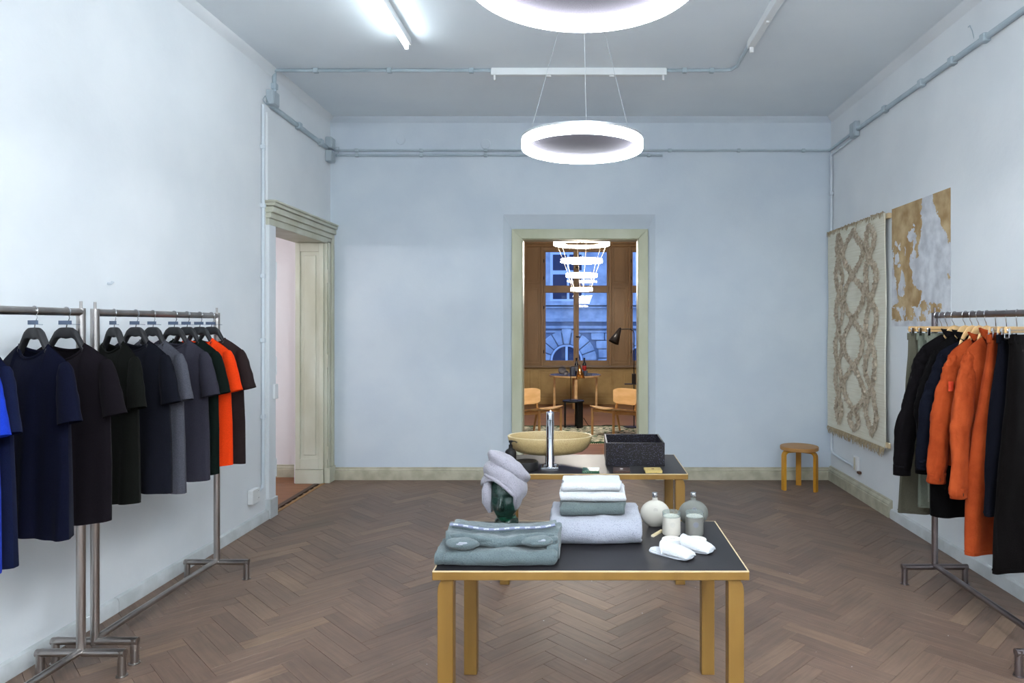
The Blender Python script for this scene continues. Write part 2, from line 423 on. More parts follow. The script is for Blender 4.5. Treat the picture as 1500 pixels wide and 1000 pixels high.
# corridor behind the side door
corr_floor = M('warm_oak_floor', S(150, 100, 66), .45, col2=S(128, 82, 52), ns=5, stretch=(.4, 6, 1))
cf = struct('floor_corridor', MB().box(-5.4, XL - .002, 4.5, 7.7, -.08, -.013), subfloor_m)
items = []
for i in range(27):
    yy = 4.55 + i * .115
    for j in range(3):
        items.append((-3.2 - j * .9 + (i % 2) * .35, yy, 0.0, .9, .115, 0, random.random()))
corr = MB()
for (a, b, c, l, wd, dz_, t) in items:
    v, f = block_geo(l, wd); corr.add([(min(a + x, XL - .1), b + y, z) for x, y, z in v], f)
o = obj('floor_board', corr, corr_floor, cf, smooth=0); o['kind'] = 'stuff'
struct('wall_corridor_back', MB().box(-5.4, XL - DT - .0, 7.57, 7.75, 0, 3.2), pinkwall)
struct('wall_corridor_left', MB().box(-5.5, -5.3, 4.4, 7.8, 0, 3.2), pinkwall)
struct('wall_corridor_front', MB().box(-5.4, XL - DT, 4.3, 4.5, 0, 3.2), pinkwall)
struct('wall_corridor_right', MB().box(XL - DT - .004, XL - DT, 4.4, DY0, 0, 3.2).box(XL - DT - .02, XL - DT, DY1, 7.6, 0, 3.2).box(XL - DT - .004, XL - DT, DY0, DY1, DZ, 3.2), pinkwall)
struct('ceiling_corridor', MB().box(-5.4, XL - DT, 4.4, 7.8, 3.2, 3.3), ceil_m)
struct('baseboard_corridor', MB().prism([(7.57 - a, b) for a, b in sp], -5.3, XL - DT, 'x'), skirt_cream)
ld = bpy.data.lights.new('corridor_fill', 'POINT'); ld.energy = SIDE_W; ld.color = (1, .95, .93); ld.shadow_soft_size = .05  # unseen fill light, added to brighten the side corridor
lo = bpy.data.objects.new('corridor_fill', ld); link(lo); lo.location = (-4.35, 5.2, 2.6)

# ------------------------------------------------------------------ lounge behind the doorway
LX0, LX1, LY0, LYW, LZ = -3.1, 3.1, YW, 14.5, 3.94
wood_wall = M('brown_panel_paint', S(166, 138, 104), .42, col2=S(146, 120, 90), ns=3, stretch=(1, 1, .3), bump=.05, bs=50)
wood_dado = M('ochre_panel_paint', S(196, 170, 116), .45, col2=S(180, 154, 102), ns=4, bump=.06, bs=50)
lfloor_m = M('red_brown_boards', S(160, 116, 80), .40, col2=S(134, 92, 62), ns=4, stretch=(.5, 5, 1))
lf = struct('floor_lounge', MB().box(LX0, LX1, 7.69, LYW + .1, -.08, -.013), subfloor_m)
lb = MB(); rr_ = random.Random(5)
yy = 7.70; i = 0
while yy < LYW:
    x = LX0 - rr_.random() * .8
    while x < LX1:
        v, f = block_geo(.95, .12); lb.add([(a + x + .475, b + yy + .06, z + rr_.uniform(-.0004, 0)) for a, b, z in v], f); x += .95
    yy += .12; i += 1
o = obj('floor_board', lb, lfloor_m, lf, smooth=0); o['kind'] = 'stuff'
struct('wall_lounge_left', MB().box(LX0 - .2, LX0, YW, LYW + .3, 0, LZ), wood_wall)
struct('wall_lounge_right', MB().box(LX1, LX1 + .2, YW, LYW + .3, 0, LZ), wood_wall)
struct('wall_lounge_near', MB().box(LX0, OX0 - .002, YW, YW + .03, 0, LZ).box(OX1 + .002, LX1, YW, YW + .03, 0, LZ).box(OX0 - .002, OX1 + .002, YW, YW + .03, OZ + .002, LZ), wood_wall)
struct('ceiling_lounge', MB().box(LX0 - .2, LX1 + .2, YW, LYW + .3, LZ, LZ + .1), M('lounge_ceiling', S(190, 170, 140), .8))
def wx(px): return (px - PX) * LYW / F
def wz(py): return EYE - (py - PY) * LYW / F
SILL = wz(535.5)
WZ0, WZ1 = wz(531), wz(366)
winx = [(wx(796), wx(892)), (wx(924), wx(924) + wx(892) - wx(796)), (wx(764) - (wx(892) - wx(796)), wx(764))]
xs = sorted(winx)
W2 = MB(); W2.box(LX0, LX1, LYW, LYW + .3, 0, WZ0).box(LX0, LX1, LYW, LYW + .3, WZ1, LZ)
edges = [LX0] + [e for p in xs for e in p] + [LX1]
for i in range(0, len(edges), 2):
    W2.box(edges[i], edges[i + 1], LYW, LYW + .3, WZ0, WZ1)
wl2 = struct('wall_lounge_back', W2, wood_wall)
pane_m = glass_pane('window_glass')
def window(n, x0, x1, mul_px=None):
    cxm = (x0 + x1) / 2; y0, y1 = LYW + .03, LYW + .085; b = .045
    zt0, zt1 = wz(428.5), wz(418)
    fr = MB().box(x0 - .02, x0 + b, y0, y1, WZ0, WZ1).box(x1 - b, x1 + .02, y0, y1, WZ0, WZ1).box(x0 + b, x1 - b, y0, y1, WZ1 - .04, WZ1 + .02).box(x0 + b, x1 - b, y0, y1, WZ0 - .02, WZ0 + .045)
    wn = struct('window_%d' % n, fr, wood_wall, bevel=.004)
    obj('transom', MB().box(x0 + .004, x1 - .004, y0 - .012, y1 + .01, zt0, zt1), wood_wall, wn, bevel=.006)
    obj('mullion', MB().box(cxm - .058, cxm + .058, y0 - .01, y1 + .008, WZ0, WZ1), wood_wall, wn, bevel=.005)
    obj('mullion_bead', MB().box(cxm - .02, cxm + .02, y0 - .022, y0, WZ0 + .03, WZ1 - .03), wood_wall, wn, bevel=.005)
    for (a, bb) in ((x0 + b, cxm - .058), (cxm + .058, x1 - b)):
        for (c, d) in ((WZ0 + .045, zt0), (zt1, WZ1 - .04)):
            obj('pane', MB().add([(a, y0 + .03, c), (bb, y0 + .03, c), (bb, y0 + .03, d), (a, y0 + .03, d)], [(0, 1, 2, 3)]), pane_m, wn, smooth=0)
    for z in (wz(493), wz(392)):
        obj('window_handle', MB().tube([(cxm, y0 - .02, z), (cxm, y0 - .055, z), (cxm + .02, y0 - .06, z), (cxm + .085, y0 - .06, z - .006)], .011, 8), black_metal, wn)
    for z in (wz(382), wz(407), wz(450), wz(515)):
        obj('hinge', MB().tube([(x0 + .005, y0 - .015, z - .035), (x0 + .005, y0 - .015, z + .035)], .012, 8), black_metal, wn)
for n, (a, b) in enumerate(winx): window(n + 1, a, b)
# panelled piers between the windows, frames around windows, ledge and dado panels
def panel(x0, x1, z0, z1, mat, par, y=LYW, d=.018, b=.03):
    fr = MB().box(x0, x0 + b, y - d, y + .001, z0, z1).box(x1 - b, x1, y - d, y + .001, z0, z1).box(x0 + b, x1 - b, y - d, y + .001, z0, z0 + b).box(x0 + b, x1 - b, y - d, y + .001, z1 - b, z1)
    obj('panel_frame', fr, mat, par, bevel=.004)
    obj('panel_field', MB().box(x0 + b + .03, x1 - b - .03, y - d * .6, y + .001, z0 + b + .03, z1 - b - .03), mat, par, bevel=.005)
for i in range(0, len(edges), 2):
    a, b = edges[i], edges[i + 1]
    for side, xx in (('l', a), ('r', b)):
        if LX0 + .1 < xx < LX1 - .1:
            s = -1 if side == 'l' else 1
            obj('window_surround', MB().box(min(xx, xx - s * .05), max(xx, xx - s * .05), LYW - .035, LYW + .03, SILL, WZ1 + .06), wood_wall, wl2, bevel=.006)
    if b - a < 1.2:
        panel(a + .06, b - .06, SILL + .04, wz(420), wood_wall, wl2); panel(a + .06, b - .06, wz(416), WZ1 + .3, wood_wall, wl2)
    else:
        panel(a + .1 if i else b - .5, b - .06 if i == 0 else a + .55, SILL + .04, wz(420), wood_wall, wl2)
obj('top_moulding', MB().prism([(LYW, WZ1 + .05), (LYW - .05, WZ1 + .07), (LYW - .04, WZ1 + .12), (LYW, WZ1 + .14)], LX0, LX1, 'x'), wood_wall, wl2, bevel=.004)
obj('window_ledge', MB().box(LX0, LX1, LYW - .11, LYW + .05, SILL - .035, SILL), M('grey_ledge_paint', S(150, 134, 112), .35), wl2, bevel=.008)
x = LX0 + .1
for (pa, pb) in ((wx(745), wx(779)), (wx(788), wx(833)), (wx(846), wx(899)), (wx(912), wx(955))):
    panel(pa, pb, .16, SILL - .07, wood_dado, wl2, d=.02, b=.035)
obj('dado_board', MB().box(LX0, LX1, LYW - .004, LYW + .001, .0, SILL - .03), wood_dado, wl2)
obj('dado_base', MB().box(LX0, LX1, LYW - .035, LYW, 0, .12), wood_dado, wl2, bevel=.006)

# ------------------------------------------------------------------ house across the street
FY = 36.0
def fx(px): return (px - PX) * FY / F
def fz(py): return EYE - (py - PY) * FY / F
stone = M('sandstone', S(200, 200, 198), .85, col2=S(158, 160, 164), ns=1.6, nd=8, bump=.2, bs=6)
stone2 = M('sandstone_dark', S(150, 154, 162), .85, col2=S(128, 134, 142), ns=1.5, bump=.2, bs=6)
wframe = M('pale_window_paint', S(214, 216, 220), .5)
dglass = M('dark_house_glass', S(34, 42, 66), .12)
house = thing('stone_house', 'sandstone town house across the street seen through the lounge windows', 'building', (0, FY, 0))
def hobj(n, mb, m, p=house, **k):
    mb.xform(lambda q: q - Vector((0, FY, 0))); return obj(n, mb, m, p, **k)
hobj('facade_wall', MB().box(-16, 20, FY, FY + .6, -5, 18), stone2, smooth=0)
for (p0, p1, d) in ((444, 447, .35), (449, 451, .25), (466, 471, .30), (477, 481, .22), (484, 487, .14)):
    hobj('cornice', MB().box(-16, 20, FY - d, FY, fz(p1), fz(p0)), stone)
hobj('plain_band', MB().box(-16, 20, FY - .05, FY, fz(466), fz(451)), stone)
hobj('upper_wall', MB().box(-16, 20, FY - .04, FY, fz(444), 18), stone)
# upper windows
for cxp in (700, 824, 948):
    x0, x1 = fx(cxp - 20), fx(cxp + 30)
    wf = hobj('window', MB().box(fx(cxp - 18), fx(cxp + 32), FY - .10, FY - .03, fz(442), fz(345)), wframe)
    for (a, b) in ((-14, 6.5), (10, 28)):
        for (pt, pb) in ((350, 367), (373, 396), (402, 420), (424, 438)):
            hobj('pane', MB().box(fx(cxp + a), fx(cxp + b), FY - .115, FY - .099, fz(pb), fz(pt)), dglass, wf)
    hobj('window_sill', MB().box(fx(cxp - 21), fx(cxp + 35), FY - .25, FY, fz(445), fz(441)), stone)
# rusticated blocks round arched windows
for acx in (719, 830, 941):
    ac = (fx(acx), fz(528)); R0, R1 = 24 * FY / F, 44 * FY / F
    arch = [(ac[0] + .79 * math.cos(t * PI / 16), ac[1] + .79 * math.sin(t * PI / 16)) for t in range(17)]
    wf = hobj('window', MB().prism(arch + [(ac[0] - .79, ac[1] - 3), (ac[0] + .79, ac[1] - 3)], FY - .05, FY - .004, 'y'), dglass)
    hobj('window_frame', MB().box(ac[0] - .06, ac[0] + .06, FY - .08, FY - .04, ac[1] - 3, ac[1] + .78), wframe, wf)
    hobj('window_frame', MB().tube([(ac[0] + .8 * math.cos(t * PI / 16), FY - .06, ac[1] + .8 * math.sin(t * PI / 16)) for t in range(17)], .06, 6), wframe, wf)
    na = 9
    for i in range(na):
        t0, t1 = PI * (i + .04) / na, PI * (i + .96) / na
        key = i == na // 2
        Rm = R1 * (1.06 if key else 1.0)
        pts = [(ac[0] + R0 * math.cos(t0), ac[1] + R0 * math.sin(t0))]
        def outer(t):
            c, s_ = math.cos(t), math.sin(t)
            k = Rm
            return (ac[0] + k * c, ac[1] + k * s_)
        pts += [outer(t0), outer((t0 + t1) / 2), outer(t1), (ac[0] + R0 * math.cos(t1), ac[1] + R0 * math.sin(t1))]
        pts.append((ac[0] + R0 * math.cos((t0 + t1) / 2), ac[1] + R0 * math.sin((t0 + t1) / 2)))
        hobj('stone_block', MB().prism(pts, FY - (.24 if key else .16), FY, 'y'), stone, bevel=.04, bseg=1)
rows = [(487.5, 498), (499, 510.5), (511.5, 524), (525, 537.5), (538.5, 551), (552, 565)]
for ri, (pt, pb) in enumerate(rows):
    dyp = abs(528 - (pt + pb) / 2) if ri < 3 else 0
    off = math.sqrt(max(46.5 ** 2 - (dyp - 5) ** 2, 100)) if ri < 3 else 46
    for acx in (608, 719, 830, 941):
        lo_, hi_ = acx + off, acx + 111 - off
        n = max(1, round((hi_ - lo_) / 24.0))
        cuts = [lo_ + (hi_ - lo_) * q / n for q in range(n + 1)]
        if ri % 2 and n > 1: cuts = [lo_] + [(cuts[q] + cuts[q + 1]) / 2 for q in range(n)] + [hi_]
        for a, b in zip(cuts[:-1], cuts[1:]):
            hobj('stone_block', MB().box(fx(a + .4), fx(b - .4), FY - .16, FY, fz(pb), fz(pt)), stone, bevel=.04, bseg=1)
struct('ground', MB().box(-30, 30, LYW + .4, 60, -5.2, -5), M('asphalt', S(90, 90, 94), .9))

# ------------------------------------------------------------------ lamps
lamp_white = M('lamp_diffuser', (1, 1, 1, 1), .5, emit=(0.89, 0.95, 1.0, 1), es=RING_L)
tube_white = M('lit_fluorescent', (1, 1, 1, 1), .5, emit=(0.90, 0.96, 1.0, 1), es=TUBE_L)
tube_front = M('lit_fluorescent_dimmed', (1, 1, 1, 1), .5, emit=(0.86, 0.95, 1.0, 1), es=TUBE_FRONT)  # emission turned down to keep the left wall from getting too bright
tube_right = M('lit_fluorescent_boosted', (1, 1, 1, 1), .5, emit=(0.90, 0.96, 1.0, 1), es=TUBE_RIGHT)  # emission raised so the added battens brighten the right side
chand_white = M('warm_diffuser', (1, 1, 1, 1), .5, emit=(1.0, 0.94, 0.83, 1), es=CHAND_L)
alu = M('lamp_aluminium', S(196, 198, 202), .35, .6)
warm_alu = M('warm_lamp_rim', S(214, 190, 160), .4, .3)
felt = M('lamp_acoustic_felt', S(66, 60, 72), .95, col2=S(50, 45, 56), ns=300, nd=2)
wire_m = M('lamp_wire', S(190, 196, 200), .4, .8)
def ring_profile(R, wd, h, inset=0.0):
    return [(R, 0), (R, h), (R - wd, h), (R - wd, 0)]
def annulus(mb, R, wd, z0, z1, seg=72):
    pr = [(R - wd, z0), (R, z0), (R, z1), (R - wd, z1), (R - wd, z0)]
    vs = []; fs = []
    for r, z in pr[:4]:
        for k in range(seg):
            a = 2 * PI * k / seg; vs.append((r * math.cos(a), r * math.sin(a), z))
    for i in range(4):
        for k in range(seg):
            j = (i + 1) % 4
            fs.append((i * seg + k, i * seg + (k + 1) % seg, j * seg + (k + 1) % seg, j * seg + k))
    return mb.add(vs, fs)
def ring_lamp(y, label):
    R, Z = .358, 2.72
    t = thing('ring_lamp', label, 'lamp', (0, y, Z), 0, 'glowing ring pendants of the shop room')
    obj('diffuser_ring', annulus(MB(), R, .024, 0, .052), lamp_white, t)
    obj('ring_cap', annulus(MB(), R, .030, .0525, .066), alu, t)
    obj('felt_disc', MB().lathe([(0, .040), (R - .025, .040), (R - .025, .050), (0, .050)], 64), felt, t)
    for a in (150, 40, -85):
        a = math.radians(a + 0); x, yy_ = (R - .02) * math.cos(a), -(R - .02) * math.sin(a)
        obj('wire', MB().tube([(x, yy_, .06), (0.01 * math.cos(a), -.01 * math.sin(a), ZC - Z - .03)], .0016, 5), wire_m, t)
    obj('canopy', MB().lathe([(0, ZC - Z - .035), (.05, ZC - Z - .035), (.055, ZC - Z - .03), (.055, ZC - Z), (0, ZC - Z)], 24), alu, t)
    return t
ring_lamp(4.05, 'glowing white ring pendant on thin wires, the smaller looking one near the far wall')
ring_lamp(2.07, 'large glowing white ring pendant cut off by the top of the picture')
ring_lamp(0.09, 'glowing white ring pendant above the photographer, unseen and added for light')  # this pendant and the two below are unseen, added for frontal light

ring_lamp(-1.89, 'glowing white ring pendant behind the photographer, second of the added unseen row')
ring_lamp(-3.87, 'glowing white ring pendant behind the photographer, last of the added unseen row')
# tiered ring chandelier of the lounge
ch = thing('ring_chandelier', 'four tier chandelier of warm glowing rings shrinking downwards in the lounge', 'chandelier', (-.01, 10.15, 2.2))
tiers = [(.415, 2.888), (.31, 2.634), (.233, 2.42), (.162, 2.21)]
for R, Z in tiers:
    obj('glowing_ring', annulus(MB(), R, .03, Z - 2.2 - .022, Z - 2.2 + .022, 56), chand_white, ch)
    obj('ring_rim', annulus(MB(), R, .03, Z - 2.2 + .0225, Z - 2.2 + .030, 56), warm_alu, ch)
cwire = M('chandelier_wire', S(220, 205, 185), .4, .5)
for k in range(6):
    a = math.radians(20 + 60 * k)
    for (R, Z), (R2, Z2) in zip([(.42, 3.90)] + tiers[:-1], tiers):
        if (R, Z) == (.42, 3.90): R = R2
        obj('wire', MB().tube([((R - .02) * math.cos(a), (R - .02) * math.sin(a), Z - 2.2), ((R2 - .02) * math.cos(a), (R2 - .02) * math.sin(a), Z2 - 2.2)], .0026, 5), cwire, ch)
obj('canopy', MB().lathe([(0, 1.70), (.2, 1.70), (.2, 1.74), (0, 1.74)], 24), warm_alu, ch)

# fluorescent battens
def batten(loc, rz, length, label, lit, tm=None):
    t = thing('fluorescent_batten', label, 'lamp', loc, rz, 'bare tube battens on the ceiling')
    h = length / 2
    obj('batten_body', MB().box(-h, h, -.028, .028, -.062, 0), white_enamel, t, bevel=.004)
    for s in (-1, 1):
        obj('lamp_holder', MB().box(s * (h - .03) - .009, s * (h - .03) + .009, -.016, .016, -.105, -.060), white_plastic, t, bevel=.004)
    for s in (-.24, .26):
        obj('clip', MB().box(s * length * .72 - .02, s * length * .72 + .02, -.012, .012, -.074, -.060), white_plastic, t, bevel=.003)
    if lit:
        obj('tube', MB().tube([(-h + .04, 0, -.088), (h - .04, 0, -.088)], .0135, 14), tm or tube_white, t)
    return t
batten((-.03, 6.02, ZC), 0, 1.545, 'unlit white tube batten running across the ceiling near the far wall', False)
batten((1.34, 4.66, ZC), PI / 2, 1.55, 'unlit white tube batten along the ceiling beside the bright wall with the hanging rug', False)
batten((-1.375, 4.60, ZC), PI / 2, 1.55, 'glaring lit tube batten on the ceiling above the t-shirt racks', True, tube_front)
batten((-1.375, 0.2, ZC), PI / 2, 1.55, 'unseen lit tube batten added behind the photographer, over the t-shirts', True)  # from here on the battens are unseen, added to light the room
batten((1.34, 0.2, ZC), PI / 2, 1.55, 'unseen lit tube batten added behind the photographer, over the jackets', True, tube_right)
batten((1.34, -2.6, ZC), PI / 2, 1.55, 'unseen lit tube batten added far behind the photographer, on the jackets side', True, tube_right)
batten((-1.375, -2.6, ZC), PI / 2, 1.55, 'unseen lit tube batten added far behind the photographer, on the t-shirts side', True)

# ------------------------------------------------------------------ pipes and electrics
def pipe(name, label, path, r, m, clips=(), clip_d=(0, 0, 0), bend=True):
    t = obj(name, MB().tube(path, r, 10), m); tag(t, label, 'pipe')
    for c in clips:
        obj('pipe_clip', MB().cbox(c, (r * 2.9, r * 2.9, r * 2.9)), m, t, bevel=r * .4)
    return t
yb = YB - .016
pipe('conduit', 'upper grey conduit running the whole width of the far wall', [(-2.69, yb, 3.576), (XR - .02, yb, 3.576)], .013, pipe_m, [(x, yb, 3.576) for x in (-2.45, -1.75, -1.05, .95, 1.7, 2.4)])
pipe('conduit', 'lower grey conduit on the far wall ending just past the ring pendant', [(-2.69, yb, 3.524), (.87, yb, 3.524)], .013, pipe_m, [(x, yb, 3.524) for x in (-2.45, -1.75, -1.05, .72)])
xl = XL + .018
pipe('conduit', 'grey conduit above the side doorway between two junction boxes', [(xl, 5.99, 3.60), (xl, 7.27, 3.575)], .022, pipe_m, [(xl, 6.55, 3.589), (xl, 7.1, 3.579)])
pipe('conduit', 'thin conduit rising to the ceiling beside the side doorway', [(xl, 6.04, 3.60), (xl, 6.04, 3.93)], .018, pipe_m, [(xl, 6.04, 3.79)])
pipe('conduit', 'grey conduit crossing the ceiling to the dead tube batten', [(XL + .03, 6.02, ZC - .016), (-.80, 6.02, ZC - .016)], .015, pipe_m, [(x, 6.02, ZC - .016) for x in (-2.35, -1.7, -.98)])
pipe('conduit', 'grey conduit bending along the ceiling between the two dead battens', [(.745, 6.02, ZC - .016), (1.24, 6.02, ZC - .016), (1.31, 6.00, ZC - .016), (1.34, 5.92, ZC - .016), (1.34, 5.44, ZC - .016)], .015, pipe_m, [(.9, 6.02, ZC - .016), (1.14, 6.02, ZC - .016)])
xr_ = XR - .02
pipe('conduit', 'thick grey conduit slanting along the top of the wall with the hanging rug', [(xr_, 6.75, 3.592), (xr_, 1.5, 3.60)], .020, pipe_m, [(xr_, y, 3.593) for y in (6.05, 5.4, 4.95, 4.55)])
pipe('conduit', 'upper of the two short grey conduits in the far corner by the hanging rug', [(XR - .03, yb, 3.576), (xr_, YB - .04, 3.577), (xr_, 6.75, 3.592)], .014, pipe_m)
pipe('conduit', 'lower of the two short grey conduits in the far corner by the hanging rug', [(xr_, 7.36, 3.50), (xr_, 7.33, 3.52), (xr_, 6.75, 3.54)], .012, pipe_w)
pipe('conduit', 'white conduit running down the corner behind the hanging rug to a socket', [(xr_, 7.36, 3.50), (xr_, 7.36, .36), (xr_, 7.34, .32), (xr_, 7.30, .305), (xr_, 6.77, .285)], .014, pipe_w, [(xr_, 7.36, z) for z in (3.1, 2.5, .58)])
pipe('conduit', 'white conduit running down the wall beside the side doorway', [(xl - .002, 5.83, 3.56), (xl - .002, 5.83, .33), (xl - .002, 5.81, .29), (xl - .002, 5.74, .28)], .013, pipe_w, [(xl - .002, 5.83, z) for z in (3.2, 2.7, 2.1, 1.55, .9)])
pipe('conduit', 'flat white cable duct beside the side doorway', [(xl - .006, 5.90, 3.52), (xl - .006, 5.90, DZ + .2)], .015, plaster)
def jbox(label, c, d, m=box_m, lid=True):
    t = obj('junction_box', MB().cbox((0, 0, 0), d), m, bevel=.008); t.location = c; tag(t, label, 'junction box')
    ax = 0 if d[0] < d[1] else 1
    s = -1 if (c[0] > 0 and ax == 0) or ax == 1 else 1
    dd = [x * .84 for x in d]; dd[ax] = .008; cc = [0, 0, 0]; cc[ax] = s * (d[ax] / 2 + .003)
    obj('lid', MB().cbox(cc, dd), m, t, bevel=.003)
    return t
jbox('grey junction box high beside the side doorway', (XL + .03, 5.98, 3.66), (.06, .13, .13))
jbox('grey junction box in the far corner, upper of the pair', (XL + .035, 7.33, 3.63), (.07, .11, .12))
jbox('grey junction box in the far corner, lower of the pair', (XL + .035, 7.33, 3.49), (.07, .11, .12))
jbox('small grey junction box on the slanting conduit above the hanging rug', (XR - .025, 6.72, 3.60), (.05, .13, .15))
def cable(label, path, r=.004):
    o = obj('loose_cable', MB().tube(path, r, 6), pipe_m); tag(o, label, 'cable')
cable('loose grey cable curling out of the corner junction boxes', [(XL + .07, 7.33, 3.58), (XL + .12, 7.36, 3.60), (XL + .10, 7.40, 3.55), (XL + .08, 7.39, 3.50), (XL + .13, 7.40, 3.525)])
cable('loose cable loop at the junction box beside the side doorway', [(XL + .02, 5.93, 3.60), (XL + .03, 5.84, 3.64), (XL + .02, 5.82, 3.60), (XL + .02, 5.88, 3.58)])
cable('thin hooked wire sticking out of the wall above the slanting conduit', [(XR + .002, 4.72, 3.66), (XR - .02, 4.70, 3.70), (XR - .015, 4.74, 3.76), (XR - .004, 4.78, 3.765)], .003)
s1 = thing('wall_socket', 'white double socket low on the wall behind the t-shirt racks', 'socket', (XL, 5.68, .25))
obj('socket_box', MB().box(0, .045, -.09, .04, -.045, .075), white_plastic, s1, bevel=.006)
for z in (.045, -.015):
    obj('socket_face', MB().tube([(.044, .005, z + .01), (.049, .005, z + .01)], .021, 16), white_plastic, s1)
    for d in (-.008, .008):
        obj('pin_hole', MB().tube([(.0485, .005 + d, z + .01), (.0495, .005 + d, z + .01)], .003, 8), dark_slot, s1)
s2 = thing('wall_socket', 'small worn white socket low on the wall under the hanging rug', 'socket', (XR, 6.70, .31))
obj('socket_box', MB().box(-.03, 0, -.05, .05, -.06, .08), white_plastic, s2, bevel=.006)
obj('cover_strip', MB().box(-.036, -.03, -.01, .02, -.05, .07), M('yellowed_plastic', S(205, 200, 180), .5), s2, bevel=.003)
obj('cable_end', MB().box(-.03, 0, -.09, -.04, -.075, -.05), M('brown_stub', S(96, 66, 52), .6), s2, bevel=.004)
for n, (px, py, r, lab) in enumerate(((711.5, 211, .055, 'round painted blanking plate on the far wall close to the ring pendant'), (587, 205, .05, 'round painted blanking plate on the far wall by the side doorway corner'))):
    o = obj('blanking_plate', MB().lathe([(0, .004), (r - .004, .004), (r, 0), (r, -.004), (0, -.004)], 32), plaster_back); o.rotation_euler = (PI / 2, 0, 0)
    o.location = ((px - PX) * YB / F, YB - .002, EYE - (py - PY) * YB / F); tag(o, lab, 'wall plate')
o = obj('wall_hook', MB().tube([(0, 0, 0), (.02, 0, 0), (.03, 0, .012)], .008, 8), pipe_w); o.location = (XL, F * -XL / (PX - 158), 1.92); tag(o, 'small white hook on the wall above the t-shirt rail', 'hook')

# ------------------------------------------------------------------ exposed wallpaper patch on the side wall
pt_w, pt_h, pt_y0, pt_z1 = .95, 1.02, 5.01, 2.69
grey_pl = M('scraped_plaster', S(216, 219, 224), .85, col2=S(184, 187, 194), ns=9, nd=10, bump=.15, bs=30)
paper = M('old_brown_wallpaper', S(198, 174, 134), .8, col2=S(160, 130, 88), ns=7, nd=9, bump=.15, bs=60)
pp = thing('plaster_patch', 'rectangle of scraped plaster with torn brown wallpaper beside the hanging rug', 'wall patch', (XR, pt_y0, pt_z1 - pt_h))
obj('scraped_field', MB().box(-.0026, -.0004, 0, pt_w, 0, pt_h), grey_pl, pp)
def poly_at(pts, v):
    for (v0, u0), (v1, u1) in zip(pts[:-1], pts[1:]):
        if v0 <= v <= v1: return u0 + (u1 - u0) * (v - v0) / (v1 - v0)
    return pts[-1][1]
P_LEFT = [(0, .57), (.1, .54), (.24, .55), (.34, .50), (.43, .47), (.45, .35), (.53, .33), (.56, .37), (.66, .40), (.70, .44), (.74, .52), (.80, .54), (.83, .48), (1, .48)]
P_LOW = [(0, 0), (.40, 0), (.44, .03), (.55, .05), (.66, .10), (.78, .13), (.82, .02), (1, 0)]
P_RIGHT = [(0, .735), (.08, .76), (.16, .79), (.2, .86), (.3, .90), (.38, .97), (.42, 1.1), (1, 1.2)]
HOLES = [(.19, .645, .062, .105), (.10, .43, .055, .055), (.09, .30, .03, .025), (.36, .26, .055, .04), (.42, .36, .035, .13), (.24, .39, .02, .03), (.17, .33, .03, .03), (.45, .56, .02, .04), (.40, .20, .02, .02), (.15, .50, .02, .02)]
def paper_mask(u, v):
    q = Vector((u * 9, v * 9, 3.1)); n = mnoise.fractal(q, .7, 2.0, 7) * .045; n2 = mnoise.fractal(q * .9 + Vector((5, 9, 2)), .7, 2.0, 7)
    uu, vv = u + n, v + n2 * .035
    if vv < .83:
        if poly_at(P_LOW, max(0, vv)) < uu < poly_at(P_LEFT, max(0, vv)):
            return all(((uu - a) / c) ** 2 + ((vv - b) / d) ** 2 > 1 for a, b, c, d in HOLES)
        return uu > poly_at(P_RIGHT, max(0, vv)) and vv < .42 or ((uu - .955) / .02) ** 2 + ((vv - .655) / .012) ** 2 < 1
    if vv < .965 and uu < .88 and not (.64 < uu < .66):
        return n2 > -.02 + .9 * (vv - .83) - (.12 if .52 < uu < .66 or uu > .70 and vv < .9 else 0)
    return False
pm = MB(); G = 210
for j in range(G):
    for i in range(G):
        u, v = (i + .5) / G, (j + .5) / G
        if paper_mask(u, v):
            y0, y1 = pt_w * (1 - i / G), pt_w * (1 - (i + 1) / G); z0, z1 = pt_h * (1 - j / G), pt_h * (1 - (j + 1) / G)
            pm.add([(-.0032, y0, z0), (-.0032, y1, z0), (-.0032, y1, z1), (-.0032, y0, z1)], [(0, 1, 2, 3)])
o = obj('torn_wallpaper', pm, paper, pp, smooth=0, weld=True)
md = o.modifiers.new('thick', 'SOLIDIFY'); md.thickness = .0015; md.offset = 0

# ------------------------------------------------------------------ hanging rug on the side wall
RX = 2.655; RY0, RY1, RZ0, RZ1 = 5.99, 7.37, .60, 2.665
ivory = M('ivory_wool', S(236, 234, 218), .9, col2=S(222, 218, 198), ns=3, stretch=(1, 1, 26), bump=.5, bs=60)
tuft_m = M('grey_brown_tuft', S(204, 192, 172), .95, col2=S(160, 146, 126), ns=30, sheen=.2)
fringe_m = M('wool_fringe', S(176, 160, 132), .9, col2=S(150, 134, 108), ns=40)
rug = thing('hanging_rug', 'ivory woven rug with shaggy grey brown diamond chains hanging on the wall', 'rug', (RX, RY0, RZ0))
RW, RH = RY1 - RY0, RZ1 - RZ0
def rugx(u, v): return .006 * math.sin(u * 5 + v * 3) + .004 * math.sin(v * 11 + 1)
rm = MB()
rm.grid(lambda u, v: (rugx(u, v) - .006, u * RW, v * RH), 24, 36); rm.grid(lambda u, v: (rugx(u, v) + .006, (1 - u) * RW, v * RH), 24, 36)
for (a, b) in (((0, 0), (1, 0)), ((1, 0), (1, 1)), ((1, 1), (0, 1)), ((0, 1), (0, 0))):
    rm.grid(lambda u, v: (rugx(a[0] + (b[0] - a[0]) * u, a[1] + (b[1] - a[1]) * u) + (.006 if v else -.006), (a[0] + (b[0] - a[0]) * u) * RW, (a[1] + (b[1] - a[1]) * u) * RH), 36, 1)
obj('woven_ground', rm, ivory, rug)
rr_ = random.Random(11)
chains = []
